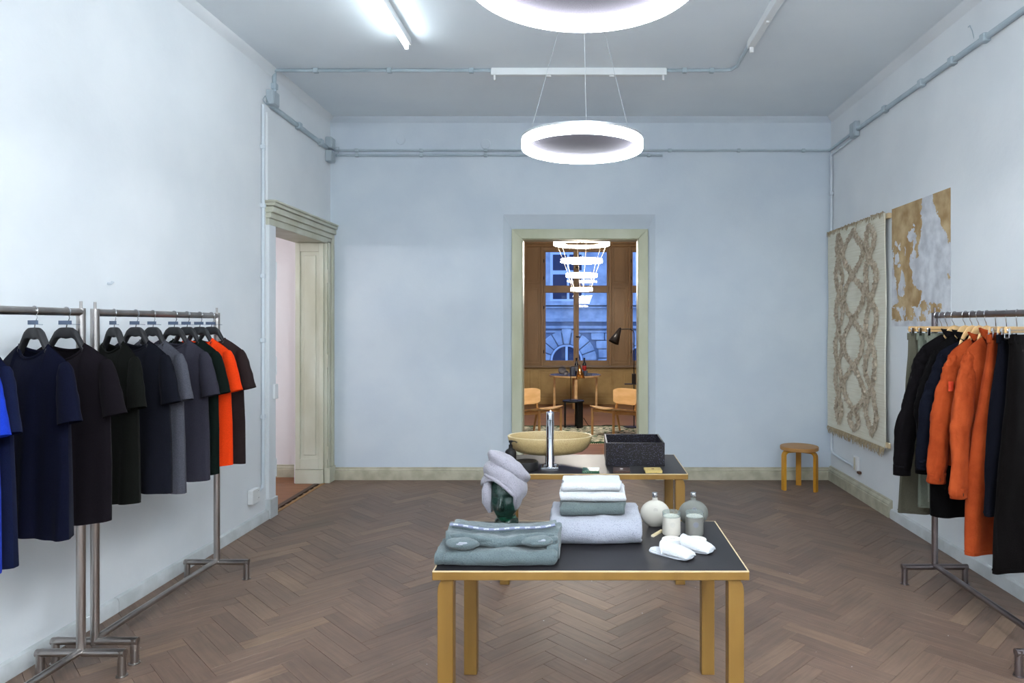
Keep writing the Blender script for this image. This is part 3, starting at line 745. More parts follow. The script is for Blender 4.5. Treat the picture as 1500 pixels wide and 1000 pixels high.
def strand(c, amp, zeros):           # a pair of yarn lines that part and meet again at the given heights
    n = 96; z0, z1 = zeros[-1], zeros[0]
    for sg in (1, -1):
        st = []
        for i in range(n + 1):
            z = z0 + (z1 - z0) * i / n
            for hi, lo in zip(zeros[:-1], zeros[1:]):
                if lo - 1e-6 <= z <= hi + 1e-6:
                    k = (z - lo) / (hi - lo); am = amp * min(1, (hi - lo) / .36)
                    st.append((c + sg * am * math.sin(PI * k) + .008 * math.sin(z * 19 + c * 7), (z - RZ0) / RH)); break
        chains.append(st)
strand(.27, .112, [2.60, 2.32, 1.92, 1.52, 1.12, .70])
strand(1.03, .088, [2.61, 2.36, 2.01, 1.65, 1.29, .97, .70])
strand(.66, .235, [2.607, 2.18, 1.74, 1.29, .86, .68])
tb = MB()
for st in chains:
    for (y, v) in st:
        for q in range(34):
            a = rr_.gauss(0, .016); yy_ = y + a + .012 * math.sin(v * 37 + y * 9); zz = v * RH + rr_.uniform(-.02, .02)
            x = rugx(yy_ / RW, zz / RH) - .006
            d = rr_.uniform(.016, .040); wv = .0024; ang_ = rr_.uniform(-.9, .9)
            cy_, sy_ = math.cos(ang_) * wv, math.sin(ang_) * wv
            h = rr_.uniform(.010, .024)
            tb.add([(x, yy_ - cy_, zz - sy_), (x, yy_ + cy_, zz + sy_), (x - h, yy_ + cy_ + rr_.uniform(-.012, .012), zz - d * .4), (x - h * .8, yy_ + rr_.uniform(-.014, .014), zz - d)], [(0, 1, 2, 3)])
o = obj('shaggy_tufts', tb, tuft_m, rug, smooth=0); o['kind'] = 'stuff'
fg = MB()
for i in range(120):
    y = (i + .5) / 120 * RW; L_ = rr_.uniform(.04, .085)
    fg.tube([(-.004, y, .004), (-.01 + rr_.uniform(-.01, .006), y + rr_.uniform(-.01, .01), -L_ * .5), (-.006 + rr_.uniform(-.012, .006), y + rr_.uniform(-.018, .018), -L_)], [.0045, .0045, .002], 5)
    if i % 2 == 0:
        fg.tube([(0, y, RH), (-.014, y + .004, RH + rr_.uniform(.006, .02)), (-.02, y + rr_.uniform(-.012, .012), RH - rr_.uniform(.01, .05))], [.005, .005, .002], 5)
o = obj('fringe', fg, fringe_m, rug); o['kind'] = 'stuff'
obj('hanging_batten', MB().box(.010, .045, -.035, RW + .0, RH - .05, RH - .005), birch_edge, rug, bevel=.003)
obj('weight_batten', MB().box(.008, .030, -.05, RW, .005, .05), birch_edge, rug, bevel=.003)

# ------------------------------------------------------------------ tables
def art_table(label, loc, W, D, group):
    t = thing('birch_table', label, 'table', loc, 0, group); H = .72
    h = MB().box(-W / 2, W / 2, 0, D, H - .037, H - .004)
    obj('table_top', h, birch, t, bevel=.003)
    obj('edge_band', MB().box(-W / 2 + .001, W / 2 - .001, .001, D - .001, H - .0045, H - .0006), birch_edge, t)
    obj('black_surface', MB().box(-W / 2 + .007, W / 2 - .007, .007, D - .007, H - .003, H), linoleum, t)
    for sx in (-1, 1):
        for y in (.012, D - .072):
            # bent leg: vertical post curving inward under the top
            x0 = sx * (W / 2 - .018); th = .062; r = .030; z1 = H - .006
            o_, i_ = [], []
            for k in range(9):
                a = PI / 2 * k / 8
                o_.append((x0 - sx * (r + .05) * (1 - math.cos(a)) , z1 - (r + .05) * (1 - math.sin(a))))
            prof = [(x0, 0)] + o_ + [(x0 - sx * .20, z1), (x0 - sx * .20, z1 - .024)]
            for k in range(7):
                a = PI / 2 * (1 - k / 6)
                i_.append((x0 - sx * th - sx * .024 * (1 - math.cos(a)), z1 - .024 - .024 * (1 - math.sin(a))))
            prof += i_ + [(x0 - sx * th, 0)]
            if sx < 0: prof = prof[::-1]
            obj('leg', MB().prism(prof, y, y + .058, 'y'), birch, t, bevel=.003)
    return t
T1 = (.033, 2.665, 0); T2 = (.066, 4.405, 0)
art_table('black topped birch table in front, carrying towels, slippers and a glass head', T1, 1.24, .685, 'birch tables with black tops')
art_table('black topped birch table behind, carrying the stone basins and chrome tap', T2, 1.235, .665, 'birch tables with black tops')
H = .72
# stool in the far corner
st = thing('round_stool', 'round birch stool on three bent yellow legs by the far wall', 'stool', (2.225, 7.0, 0), 0)
obj('seat', MB().lathe([(0, .405), (.185, .405), (.19, .409), (.19, .438), (.186, .442), (0, .442)], 48), stool_top, st)
for a in (195, 315, 75):
    a = math.radians(a); ca, sa = math.cos(a), math.sin(a)
    prof = [(.192, 0)] + [(.192 - .06 * (1 - math.cos(PI / 2 * k / 8)), .405 - .06 * (1 - math.sin(PI / 2 * k / 8))) for k in range(9)] + [(.05, .405), (.05, .380)] + \
           [(.192 - .03 - .032 * (1 - math.cos(PI / 2 * (1 - k / 6))), .380 - .032 * (1 - math.sin(PI / 2 * (1 - k / 6)))) for k in range(7)] + [(.162, 0)]
    m_ = MB().prism(prof, -.027, .027, 'y'); m_.xform(lambda p: Vector((p.x * ca - p.y * sa, p.x * sa + p.y * ca, p.z)))
    obj('leg', m_, stool_leg, st, bevel=.003)

# ------------------------------------------------------------------ things on the second table
terr_y = M('speckled_sand_stone', S(192, 170, 122), .42, col2=S(150, 120, 74), ns=330, nd=2, contrast=(.44, .70), bump=.1, bs=300)
terr_rim = M('sand_stone_rim_highlight', S(216, 200, 160), .35, col2=S(190, 168, 124), ns=330)  # paler than the bowl: the rim's highlight is put into its colour
def terrazzo(name, base, chip, th=.70, sc_=130):
    m = M(name, base, .3); nt = m.node_tree; N = nt.nodes; L = nt.links; b = N['Principled BSDF']
    tc = N.new('ShaderNodeTexCoord'); vo = N.new('ShaderNodeTexVoronoi'); vo.inputs['Scale'].default_value = sc_
    L.new(tc.outputs['Object'], vo.inputs['Vector'])
    r1 = N.new('ShaderNodeValToRGB'); r1.color_ramp.elements[0].position = .16; r1.color_ramp.elements[1].position = .30
    r1.color_ramp.elements[0].color = (1, 1, 1, 1); r1.color_ramp.elements[1].color = (0, 0, 0, 1)
    L.new(vo.outputs['Distance'], r1.inputs[0])
    r2 = N.new('ShaderNodeValToRGB'); r2.color_ramp.elements[0].position = th; r2.color_ramp.elements[1].position = th + .05
    sp_ = N.new('ShaderNodeSeparateColor'); L.new(vo.outputs['Color'], sp_.inputs[0]); L.new(sp_.outputs[0], r2.inputs[0])
    mt = N.new('ShaderNodeMath'); mt.operation = 'MULTIPLY'; L.new(r1.outputs[0], mt.inputs[0]); L.new(r2.outputs[0], mt.inputs[1])
    mx = N.new('ShaderNodeMix'); mx.data_type = 'RGBA'; L.new(mt.outputs[0], mx.inputs[0]); mx.inputs[6].default_value = base; mx.inputs[7].default_value = chip
    L.new(mx.outputs[2], b.inputs['Base Color']); return m
terr_k = terrazzo('black_terrazzo', S(22, 20, 22), S(130, 130, 170), .45, 190)
terr_g = terrazzo('green_terrazzo', S(52, 92, 70), S(200, 210, 210), .4, 160)
terr_b = terrazzo('brown_terrazzo', S(66, 48, 42), S(150, 110, 90), .5, 200)
# oval basin
bc = wpos(804.5, 676, H)
bas = thing('oval_basin', 'speckled sand coloured oval stone basin on the rear table', 'basin', (-.228, 4.80, H))
a_, b_ = .297, .195
pr = [(.00, .062), (.45, .062), (.64, .066), (.80, .080), (.90, .104), (.965, .140), (1.0, .182), (.985, .186), (.955, .182), (.925, .146), (.86, .112), (.74, .088), (.5, .078), (0, .076)]
obj('bowl', MB().lathe(pr, 64, sx=a_, sy=b_), terr_y, bas, smooth=60)
obj('rim', MB().lathe([(.998, .1815), (1.003, .184), (.985, .1885), (.957, .1865), (.951, .183)], 64, sx=a_, sy=b_, cap=False), terr_rim, bas, smooth=60)
obj('foot', MB().lathe([(.030, 0), (.032, .003), (.032, .064), (.030, .066)], 24), bm_black, bas)
obj('drain', MB().lathe([(0, .0805), (.022, .0805), (.024, .083), (.02, .085), (0, .085)], 20), chrome2, bas)
# tap with an open square foot
tp = thing('tall_tap', 'tall polished chrome pillar tap in front of the oval basin', 'tap', (-.217, 4.60, H))
fz_ = MB()
s_ = .058
for (x0, x1, y0, y1) in ((-s_, s_, -s_, -s_ + .014), (-s_, s_, s_ - .014, s_), (-s_, -s_ + .014, -s_ + .014, s_ - .014), (s_ - .014, s_, -s_ + .014, s_ - .014)):
    fz_.box(x0, x1, y0, y1, 0, .012)
fz_.box(-.016, .016, -s_ + .01, s_ - .01, .001, .011)
obj('base_frame', fz_, chrome, tp, bevel=.002)
obj('column', MB().lathe([(.030, .002), (.030, .012), (.0262, .018), (.0262, .315), (.024, .317), (.024, .321), (.0262, .323), (.0262, .372), (.024, .376), (0, .376)], 36), chrome, tp)
obj('column', MB().lathe([(.0272, .20), (.0272, .203)], 36), chrome2, tp)
obj('spout', MB().tube([(0, .02, .295), (0, .10, .293), (0, .17, .285), (0, .185, .270)], .0135, 16), chrome, tp)
obj('lever', MB().tube([(0, 0, .366), (0, .02, .368), (0, .06, .372)], .006, 10), chrome, tp)
# soap dispenser
dp = thing('soap_dispenser', 'small black soap dispenser with pump half hidden by the grey turban', 'dispenser', (-.485, 4.62, H))
obj('bottle', MB().lathe([(0, 0), (.036, 0), (.039, .004), (.039, .095), (.036, .108), (.026, .119), (.016, .124), (.014, .130), (0, .130)], 32), bm_black, dp)
obj('pump', MB().lathe([(.013, .128), (.013, .150), (.010, .152), (.006, .154), (.006, .166), (.013, .168), (.013, .180), (0, .182)], 20).tube([(0, 0, .175), (.03, -.006, .175), (.045, -.008, .166)], .0045, 8), bm_black, dp)
# black soap dish / tray
sd = obj('round_box', MB().lathe([(0, 0), (.080, 0), (.083, .004), (.083, .052), (.081, .058), (.074, .060), (.070, .057), (0, .056)], 48), bm_black); sd.location = (-.375, 4.53, H)
tag(sd, 'low round matte black box beside the chrome tap', 'box')
# black box basin
bb = thing('square_basin', 'square black terrazzo basin with pale specks on the rear table', 'basin', (.362, 4.66, H))
wd, dp_, hh, tk = .402, .385, .156, .012
o = MB()
o.box(-wd / 2, wd / 2, 0, tk, 0, hh).box(-wd / 2, wd / 2, dp_ - tk, dp_, 0, hh).box(-wd / 2, -wd / 2 + tk, tk, dp_ - tk, 0, hh).box(wd / 2 - tk, wd / 2, tk, dp_ - tk, 0, hh).box(-wd / 2 + tk, wd / 2 - tk, tk, dp_ - tk, 0, .02)
obj('basin_walls', o, terr_k, bb, bevel=.0025)
obj('drain', MB().lathe([(0, .021), (.022, .021), (.024, .024), (0, .026)], 20, (0, .19, 0)), chrome2, bb)
# material samples along the front edge
for px, mt, lab, st_ in ((865, terr_g, 'green stone sample tile with a pale sticker on the rear table', (.0, .055, .03)), (910, terr_b, 'dark brown stone sample tile with a tiny white label', (-.002, .018, .012)), (957, M('yellow_stone', S(214, 190, 122), .45, col2=S(196, 168, 100), ns=120), 'sand yellow stone sample tile at the edge of the rear table', (0, .018, .012))):
    x = (px - PX) * 4.47 / F
    t = thing('stone_sample', lab, 'stone sample', (x, 4.425, H), random.uniform(-.05, .05), 'stone samples on the rear table')
    obj('tile', MB().box(-.055, .055, 0, .11, 0, .016), mt, t, bevel=.0015)
    mtt = white_enamel if 'white' in lab else (M('pale_blue_sticker', S(200, 212, 220), .5) if 'green' in lab else M('brown_mark', S(110, 84, 50), .6))
    xx = .028 if 'green' in lab else 0
    obj('sticker', MB().box(xx - st_[1] * .5, xx + st_[1] * .5, .05, .05 + st_[2] * 1.7, .016, .0168), mtt, t)

# ------------------------------------------------------------------ things on the front table: towels
def fnoise(p, s, seed=0.0):
    return mnoise.noise(Vector((p[0] * s + seed, p[1] * s - seed * 1.7, p[2] * s + seed * .6)))
def folded(Wd, D, layers, t, seed, puff=.004, n_u=40, skew=0.0):
    """A cloth folded back and forth: the fold noses face the front (-y) and alternate with the back."""
    path = []
    rr = random.Random(seed); y0, y1 = 0.0, D
    z = t / 2; ns = 14
    for L_ in range(layers):
        fwd = (L_ % 2 == 0)          # even layers run from back to front
        ya, yb2 = (y1, y0) if fwd else (y0, y1)
        ja, jb = rr.uniform(-.006, .006), rr.uniform(-.006, .006)
        yb2 = yb2 + (t / 2 if fwd else -t / 2) + jb
        ya = ya - (t / 2 if fwd else -t / 2) + ja if L_ else ya
        st = path[-1][0] if path else ya
        for i in range(ns + 1):
            q = i / ns
            path.append((ya + (yb2 - ya) * q, z))
        if L_ < layers - 1:
            sgn = -1 if fwd else 1
            for i in range(1, 8):
                a = PI * i / 8
                path.append((yb2 + sgn * math.sin(a) * t * .62, z + t * .5 * (1 - math.cos(a))))
            z += t
    n = len(path); h = t * .485
    left, right = [], []
    for i in range(n):
        a = path[max(i - 1, 0)]; b = path[min(i + 1, n - 1)]
        ty, tz = b[0] - a[0], b[1] - a[1]; l = math.hypot(ty, tz) or 1
        ny, nz = -tz / l, ty / l
        left.append((path[i][0] + ny * h, path[i][1] + nz * h)); right.append((path[i][0] - ny * h, path[i][1] - nz * h))
    def cap(c0, c1, sgn):
        out = []
        cy_, cz_ = (c0[0] + c1[0]) / 2, (c0[1] + c1[1]) / 2
        r = math.hypot(c0[0] - c1[0], c0[1] - c1[1]) / 2; a0 = math.atan2(c0[1] - cz_, c0[0] - cy_)
        for i in range(1, 6): out.append((cy_ + r * math.cos(a0 + sgn * PI * i / 6), cz_ + r * math.sin(a0 + sgn * PI * i / 6)))
        return out
    loop = left + cap(left[-1], right[-1], -1) + right[::-1] + cap(right[0], left[0], -1)
    m = len(loop); vs = []; fs = []
    ht = layers * t
    cols = [0, .012, .03] + [.03 + .94 * i / n_u for i in range(1, n_u)] + [.97, .988, 1]
    for ci, u in enumerate(cols):
        e = min(u, 1 - u); sh = math.sqrt(max(0, 1 - (1 - min(e / .03, 1)) ** 2)) * .35 + .65
        for k, (y, zz) in enumerate(loop):
            # shrink towards the sheet centre line near the two cut ends
            pc = path[min(k, n - 1)] if k < n else path[max(0, min(n - 1, 2 * n + 5 - k))] if k < 2 * n + 5 else path[0]
            yy, z2 = pc[0] + (y - pc[0]) * sh, pc[1] + (zz - pc[1]) * sh
            x = (u - .5) * Wd + .010 * fnoise((0, yy, z2), 22, seed) * (abs(u - .5) * 2) ** 4
            p = (x, yy, z2)
            dz_ = puff * (fnoise(p, 13, seed) + .6 * fnoise(p, 31, seed + 4)) * min(1, z2 / (t * .8))
            dy_ = puff * 1.1 * fnoise(p, 15, seed + 9)
            sag = -.06 * t * math.cos(PI * (u - .5)) * (z2 / ht)
            vs.append((x + skew * yy, yy + dy_ + .006 * math.sin(u * 4 + seed) , max(z2 + dz_ + sag * .5, .001)))
    for i in range(len(cols) - 1):
        for k in range(m):
            fs.append((i * m + k, (i + 1) * m + k, (i + 1) * m + (k + 1) % m, i * m + (k + 1) % m))
    fs.append(tuple(range(m))[::-1]) ; fs.append(tuple(range((len(cols) - 1) * m, len(cols) * m)))
    mb = MB(); mb.add(vs, fs); return mb
def fuzz(o, mid=0.0012, size=.004):
    return o
lilac = terry('lilac_grey_terry', S(160, 163, 174)); sage = terry('sage_grey_terry', S(92, 103, 103)); white_t = terry('white_terry', S(198, 200, 203), .9)
robe_m = terry('grey_green_robe', S(94, 106, 109)); turban_m = terry('grey_turban_terry', S(156, 153, 162))
def towel(lab, mat, loc, Wd, D, layers, t, seed, rz=0.0, **k):
    o = obj('folded_towel', folded(Wd, D, layers, t, seed, **k), mat, smooth=70); o.location = loc; o.rotation_euler = (0, 0, rz)
    return tag(o, lab, 'towel', 'stacked folded towels')
towel('large pale lilac grey bath towel, lowest of the stack', lilac, (.060, 2.985, H), .405, .335, 2, .054, 3, .0, puff=.007)
towel('sage grey folded towel in the middle of the stack', sage, (.048, 3.03, H + .1085), .29, .20, 1, .058, 5, .02, puff=.005)
towel('white folded towel lying on the sage grey one', white_t, (.050, 3.06, H + .167), .295, .20, 2, .021, 8, .01, puff=.003)
towel('smaller white folded towel on top of the stack', white_t, (.044, 3.075, H + .2105), .265, .17, 2, .020, 12, .015, puff=.003)

# folded bathrobe
rb = thing('folded_bathrobe', 'grey green fleece bathrobe folded in front of the glass head', 'bathrobe', (-.332, 2.70, H))
lilac_ribbon = M('slate_ribbon', S(120, 126, 150), .6)
mb = folded(.455, .21, 1, .062, 21, puff=.009)
obj('folded_body', mb, robe_m, rb, smooth=70)
mb = folded(.43, .17, 1, .040, 27, puff=.008)
def lift(p):
    u = p.x / .43 * 2
    return Vector((p.x * (1.06 + .06 * p.y / .17), p.y + .052 + .012 * u * u, p.z + .056 + .014 * u * u * (p.y / .17) - .006 * math.cos(u * 9) + .006 * math.sin(p.y * 60 + u * 2)))
mb.xform(lift); obj('folded_hood', mb, robe_m, rb, smooth=70)
mb = folded(.44, .09, 1, .022, 33, puff=.006)
mb.xform(lambda p: Vector((p.x, p.y + .165 + .012 * (p.x / .22) ** 2, p.z + .082 + .012 * (p.x / .22) ** 2))); obj('collar_fold', mb, robe_m, rb, smooth=70)
mb = folded(.05, .19, 1, .055, 35, puff=.006); mb.xform(lambda p: Vector((p.x - .232, p.y + .012, p.z))); obj('side_fold', mb, robe_m, rb, smooth=70)
mb = folded(.05, .19, 1, .070, 36, puff=.006); mb.xform(lambda p: Vector((p.x + .214, p.y + .03, p.z + .01))); obj('side_fold', mb, robe_m, rb, smooth=70)
def blob(c, r, seed, flat=1.0):
    return MB().grid(lambda u, v: Vector(c) + Vector((r[0] * math.cos(2 * PI * u) * math.sin(PI * v), r[1] * math.sin(2 * PI * u) * math.sin(PI * v), r[2] * math.cos(PI * v))) * (1 + .16 * fnoise((math.cos(2 * PI * u) * math.sin(PI * v), math.sin(2 * PI * u) * math.sin(PI * v), math.cos(PI * v)), 1.8, seed)), 28, 14, cu=True)
pk = obj('cuff', blob((-.150, .045, .082), (.068, .045, .022), 4), robe_m, rb, smooth=80)
obj('lilac_lining', blob((-.148, .022, .0905), (.030, .018, .0075), 9), lilac, pk, smooth=80)
pk = obj('cuff', blob((.150, .062, .088), (.066, .045, .020), 6), robe_m, rb, smooth=80)
obj('lilac_lining', blob((.160, .040, .0965), (.028, .016, .0075), 2), lilac, pk, smooth=80)
for s in (-1, 1):
    obj('fold_roll', MB().tube([(s * .215, .10, .092), (s * .15, .085, .098), (s * .09, .07, .094), (s * .03, .062, .088)], [.012, .017, .015, .008], 12), robe_m, rb, smooth=80)
def ribpath(t):
    u = -1 + 2 * t
    return Vector((u * .218, .135 + .012 * u * u, .113 + .016 * u * u + .003 * math.sin(u * 6)))
rib = obj('ribbon', MB().tube([ribpath(i / 40) for i in range(41)], .0075, 12, flat=.8), lilac_ribbon, rb, smooth=80)
def text_mesh(txt, size):
    cu = bpy.data.curves.new('lettering', 'FONT'); cu.body = txt; cu.size = size; cu.align_x = 'CENTER'; cu.align_y = 'CENTER'; cu.extrude = .0004
    to = bpy.data.objects.new('lettering', cu); sc.collection.objects.link(to)
    dg = bpy.context.evaluated_depsgraph_get(); me = bpy.data.meshes.new_from_object(to.evaluated_get(dg))
    bpy.data.objects.remove(to); bpy.data.curves.remove(cu); me.name = 'lettering'; return me
um = text_mesh('urm', .013); um.materials.append(white_enamel)
for k in range(10):
    t = (k + .55) / 10.2; p = ribpath(t); q = ribpath(t + .01)
    o = obj('lettering', um, None, rib); d = (q - p); o.location = p + Vector((0, -.0068, .0042)); o.rotation_euler = (math.radians(55), 0, math.atan2(d.y, d.x)); o.rotation_euler.y = -math.atan2(d.z, d.x)

# ------------------------------------------------------------------ glass head with a towel turban
gm = M('green_glass', S(62, 120, 100), .03, trans=.96, ior=1.5, spec=.7)
nt = gm.node_tree; gm.node_tree.nodes['Principled BSDF'].inputs['Base Color'].default_value = (.30, .72, .58, 1)
va = nt.nodes.new('ShaderNodeVolumeAbsorption'); va.inputs['Color'].default_value = (.08, .52, .38, 1); va.inputs['Density'].default_value = 14
nt.links.new(va.outputs[0], nt.nodes['Material Output'].inputs['Volume'])
HEADX, HEADY = wpos(741, 772, H)[0] , 3.275
hd_ = thing('mannequin', 'dark green glass mannequin head on the front table wearing a towel turban', 'mannequin head', (-.368, HEADY, H), math.radians(-7))
def g(a, b, s): return math.exp(-((a - b) / s) ** 2)
def head_pt(u, v):
    th = 2 * PI * u; ph = PI * v
    d = Vector((math.sin(ph) * math.sin(th), -math.sin(ph) * math.cos(th), math.cos(ph)))
    a, b, c = .069, .088, .118
    x, y, z = d.x * a, d.y * b, d.z * c
    if z < 0:                       # jaw and chin
        q = -z / c; x *= 1 - .36 * q ** 1.5; y = y * (1 - .22 * q) if y > 0 else y * (1 - .06 * q)
        if y > 0: y *= 1 - .3 * q
    front = max(0.0, -d.y) ** .6 if d.y < 0 else 0
    dy = 0
    dy -= .030 * g(x, 0, .011 + .006 * max(0, (-z) / .03)) * (g(z, -.026, .020) + .45 * g(z, -.002, .020))       # nose
    dy -= .006 * g(z, .030, .012) * (g(x, .026, .02) + g(x, -.026, .02))                                            # brows
    dy += .016 * g(z, .010, .014) * (g(x, .029, .017) + g(x, -.029, .017))                                        # sockets
    dy -= .010 * g(z, .008, .009) * (g(x, .028, .013) + g(x, -.028, .012))                                        # eyeballs
    dy -= .010 * g(x, 0, .019) * g(z, -.055, .006); dy -= .011 * g(x, 0, .016) * g(z, -.066, .006)               # lips
    dy += .005 * g(z, -.0605, .0028) * g(x, 0, .017); dy += .004 * g(z, -.077, .006) * g(x, 0, .02)
    dy -= .011 * g(x, 0, .018) * g(z, -.094, .013)                                                                # chin
    dy -= .005 * (g(x, .042, .016) + g(x, -.042, .016)) * g(z, -.022, .02)                                        # cheeks
    dy -= .004 * g(z, .065, .03) * g(x, 0, .05)
    return Vector((x * 1.06, (y + dy * front) * 1.06, z * 1.06 + .138))
obj('face', MB().grid(head_pt, 96, 72, cu=True), gm, hd_, smooth=180, weld=True)
obj('neck', MB().lathe([(0, 0), (.050, 0), (.056, .004), (.058, .014), (.056, .024), (.047, .034), (.042, .045), (.041, .075), (.038, .09), (0, .092)], 48, (.0, .022, 0)), gm, hd_, smooth=180)
def ear(s):
    return MB().tube([(s * .068, .012, .132), (s * .074, .020, .144), (s * .076, .026, .162), (s * .072, .022, .174), (s * .068, .012, .172)], [.005, .006, .007, .006, .004], 10)
for s in (-1, 1): obj('ear', ear(s), gm, hd_, smooth=180)
# turban: a shell swept from the face opening round to the back
tu = thing('towel_turban', 'lilac grey towel wound as a turban round the glass head', 'towel', (-.372, HEADY, H))
C0 = Vector((0, .012, .200)); AX, AY, AZ = .097, .108, .140
def open_pt(t):                    # opening outline in the x-z plane of the head
    c, s = math.cos(t), math.sin(t); oc = Vector((-.008, 0, -.074))
    r = .062
    if s > 0: r = .060 + .036 * s ** 1.5 + (.032 * max(0, -c) * s * 2.2) - .012 * max(0, c) * s
    else: r = min(.060 / max(abs(c), .05), .23)
    return (oc.x + r * c, oc.z + r * s)
def ell(p): return Vector((p.x / AX, p.y / AY, p.z / AZ)).normalized()
def turban_pt(u, v):
    t = 2 * PI * u; x, z = open_pt(t)
    k = 1 - (x / AX) ** 2 - (z / AZ) ** 2
    if k > .02: d0 = Vector((x / AX, -math.sqrt(k), z / AZ))
    else: d0 = Vector((x / AX, .25, z / AZ))
    d0.normalize(); d1 = Vector((.05, .98, .20)).normalized()
    w0 = math.acos(max(-1, min(1, d0.dot(d1)))); sv = v ** .9
    d = (d0 * math.sin((1 - sv) * w0) + d1 * math.sin(sv * w0)) / max(math.sin(w0), 1e-4); d.normalize()
    p = Vector((d.x * AX, d.y * AY, d.z * AZ))
    top = max(0, d.z) ; 
    p.x += -.030 * top ** 3; 
    if p.z > 0: p.z *= 1 + .06 * g(d.x, -.25, .5)
    if d.z < -.3: p.x *= 1 - .14 * (-d.z - .3)
    # wound folds run from low on one temple over the crown
    q = p.z * .85 + p.x * .55 + .25 * p.y
    f = .0055 * math.sin(q * 95 + 2.2 * fnoise(p, 9, 2)) * (0.35 + .65 * max(0, d.z + .3)) + .0045 * fnoise(p, 24, 5) + .007 * fnoise(p, 11, 8)
    f += .012 * g(q, .075, .012) * (1 if d.y < .4 else .3) - .008 * g(q, .058, .007)
    ed = math.exp(-v * 16) * .006
    return C0 + p + d * (f + ed)
tm = MB().grid(turban_pt, 140, 60, cu=True)
o = obj('wound_towel', tm, turban_m, tu, smooth=80)
md = o.modifiers.new('thick', 'SOLIDIFY'); md.thickness = .009; md.offset = -1
rimp = [turban_pt(i / 80, 0.0) for i in range(80)]
obj('rolled_edge', MB().tube([p + Vector((0, -.001, 0)) for p in rimp], .0075, 10, closed=True), turban_m, tu, smooth=80)
band = []
for i in range(30):
    q = .93 * i / 29; x = -.088 + .172 * q; z = .048 - .075 * q - .055 * q * q + .02 * math.sin(q * PI)
    k = max(0.02, 1 - (x / AX) ** 2 - (z / AZ) ** 2); band.append(C0 + Vector((x * 1.05, -AY * math.sqrt(k) * 1.03 - .005, z * 1.05)))
obj('rolled_edge', MB().tube(band, [.004] + [.008] * 24 + [.006, .004, .002, .001, .0005], 10), turban_m, tu, smooth=80)
flap = [C0 + Vector((-.076, -.048, .035)), C0 + Vector((-.080, -.060, -.02)), C0 + Vector((-.080, -.054, -.075)), C0 + Vector((-.066, -.035, -.128))]
obj('loose_flap', MB().tube(flap, [.012, .024, .024, .012], 16, flat=.8), turban_m, tu, smooth=80)

# ------------------------------------------------------------------ bottles, candles, coasters, sticks, slippers
def frosted(name, col, tr): return M(name, col, .5, trans=tr, sss=.0, spec=.35, col2=mul(col, .94), ns=12)
fr_w = frosted('frosted_cream_glass', S(190, 186, 176), .0); fr_g = frosted('frosted_grey_glass', S(108, 110, 105), .0)
badge_w = M('pale_disc', S(186, 182, 174), .4); badge_g = M('grey_disc', S(112, 114, 122), .4)
def flask(lab, loc, mat, bmat, rz):
    t = thing('flask_bottle', lab, 'bottle', loc, rz, 'round flask bottles on the front table')
    R = .0705; zc = .062
    pr = []
    for i in range(25):
        a = -PI / 2 + PI * i / 24; pr.append((R * math.cos(a) ** 1.0, zc + .062 * math.sin(a)))
    pr = [(p[0], max(p[1], .001)) for p in pr if True]
    pr = [(.024, .0), (.029, .001)] + [p for p in pr if p[0] > .031 or p[1] > .06]
    pr = pr[:-3] + [(.016, .122), (.0125, .126), (.0115, .140), (0, .140)]
    obj('bottle_body', MB().lathe(pr, 48, sx=1, sy=.5).xform(lambda p: Vector((p.x, p.y if p.z < .118 else p.y * (1 + min(1, (p.z - .118) / .006)), p.z))), mat, t, smooth=80)
    obj('cap', MB().lathe([(0, .139), (.0135, .139), (.014, .1405), (.014, .158), (.013, .160), (0, .160)], 28), chrome2, t)
    obj('disc_badge', MB().lathe([(0, 0), (.0115, 0), (.0115, .003), (0, .003)], 24).xform(lambda p: Vector((p.x, -p.z - .0305, p.y + .085))), bmat, t)
    return t
flask('cream frosted round flask bottle behind the paler candle', (.347, 3.262, H), fr_w, badge_w, 0)
flask('grey frosted round flask bottle behind the grey candle', (.531, 3.265, H), fr_g, badge_g, 0)
wax_w = M('cream_wax', S(232, 224, 206), .5, sss=.3); wax_g = M('grey_wax', S(150, 146, 138), .5, sss=.2)
jar_w = M('frosted_jar_cream', S(196, 192, 182), .35, col2=S(188, 182, 172), ns=9); jar_g = M('frosted_jar_grey', S(118, 116, 110), .35, col2=S(108, 108, 104), ns=9)
clear_rim = M('clear_glass_rim', S(214, 224, 224), .08, trans=.85, ior=1.3)
def candle(lab, loc, jm, wm, bm_):
    t = thing('jar_candle', lab, 'candle', loc, 0, 'jar candles on the front table')
    R = .0415; hh = .105
    obj('glass_jar', MB().lathe([(0, 0), (R - .004, 0), (R, .005), (R, hh * .80), (R - .003, hh * .80), (R - .003, .012), (0, .012)], 48), jm, t)
    obj('jar_rim', MB().lathe([(R, hh * .80), (R, hh - .001), (R - .001, hh), (R - .0025, hh - .001), (R - .0025, hh * .80)], 48, cap=False), clear_rim, t)
    obj('wax', MB().lathe([(R - .004, .012), (R - .004, hh * .81), (0, hh * .815)], 40), wm, t)
    obj('wick', MB().tube([(0, 0, hh * .81), (.001, 0, hh * .86), (.002, .001, hh * .90)], .0012, 6), white_enamel, t)
    obj('disc_badge', MB().lathe([(0, 0), (.0125, 0), (.0125, .0015), (0, .0015)], 24).xform(lambda p: Vector((p.x, -math.sqrt(max(0, (R + p.z) ** 2 - p.x ** 2)), p.y + .055))), bm_, t)
    return t
candle('cream candle in a frosted glass jar in front of the cream flask', (.409, 3.133, H), jar_w, wax_w, badge_w)
candle('grey candle in a frosted glass jar in front of the grey flask', (.515, 3.133, H), jar_g, M('cream_wax_top', S(222, 214, 200), .5), badge_g)
coast_m = M('white_ceramic_lid', S(226, 222, 214), .5)
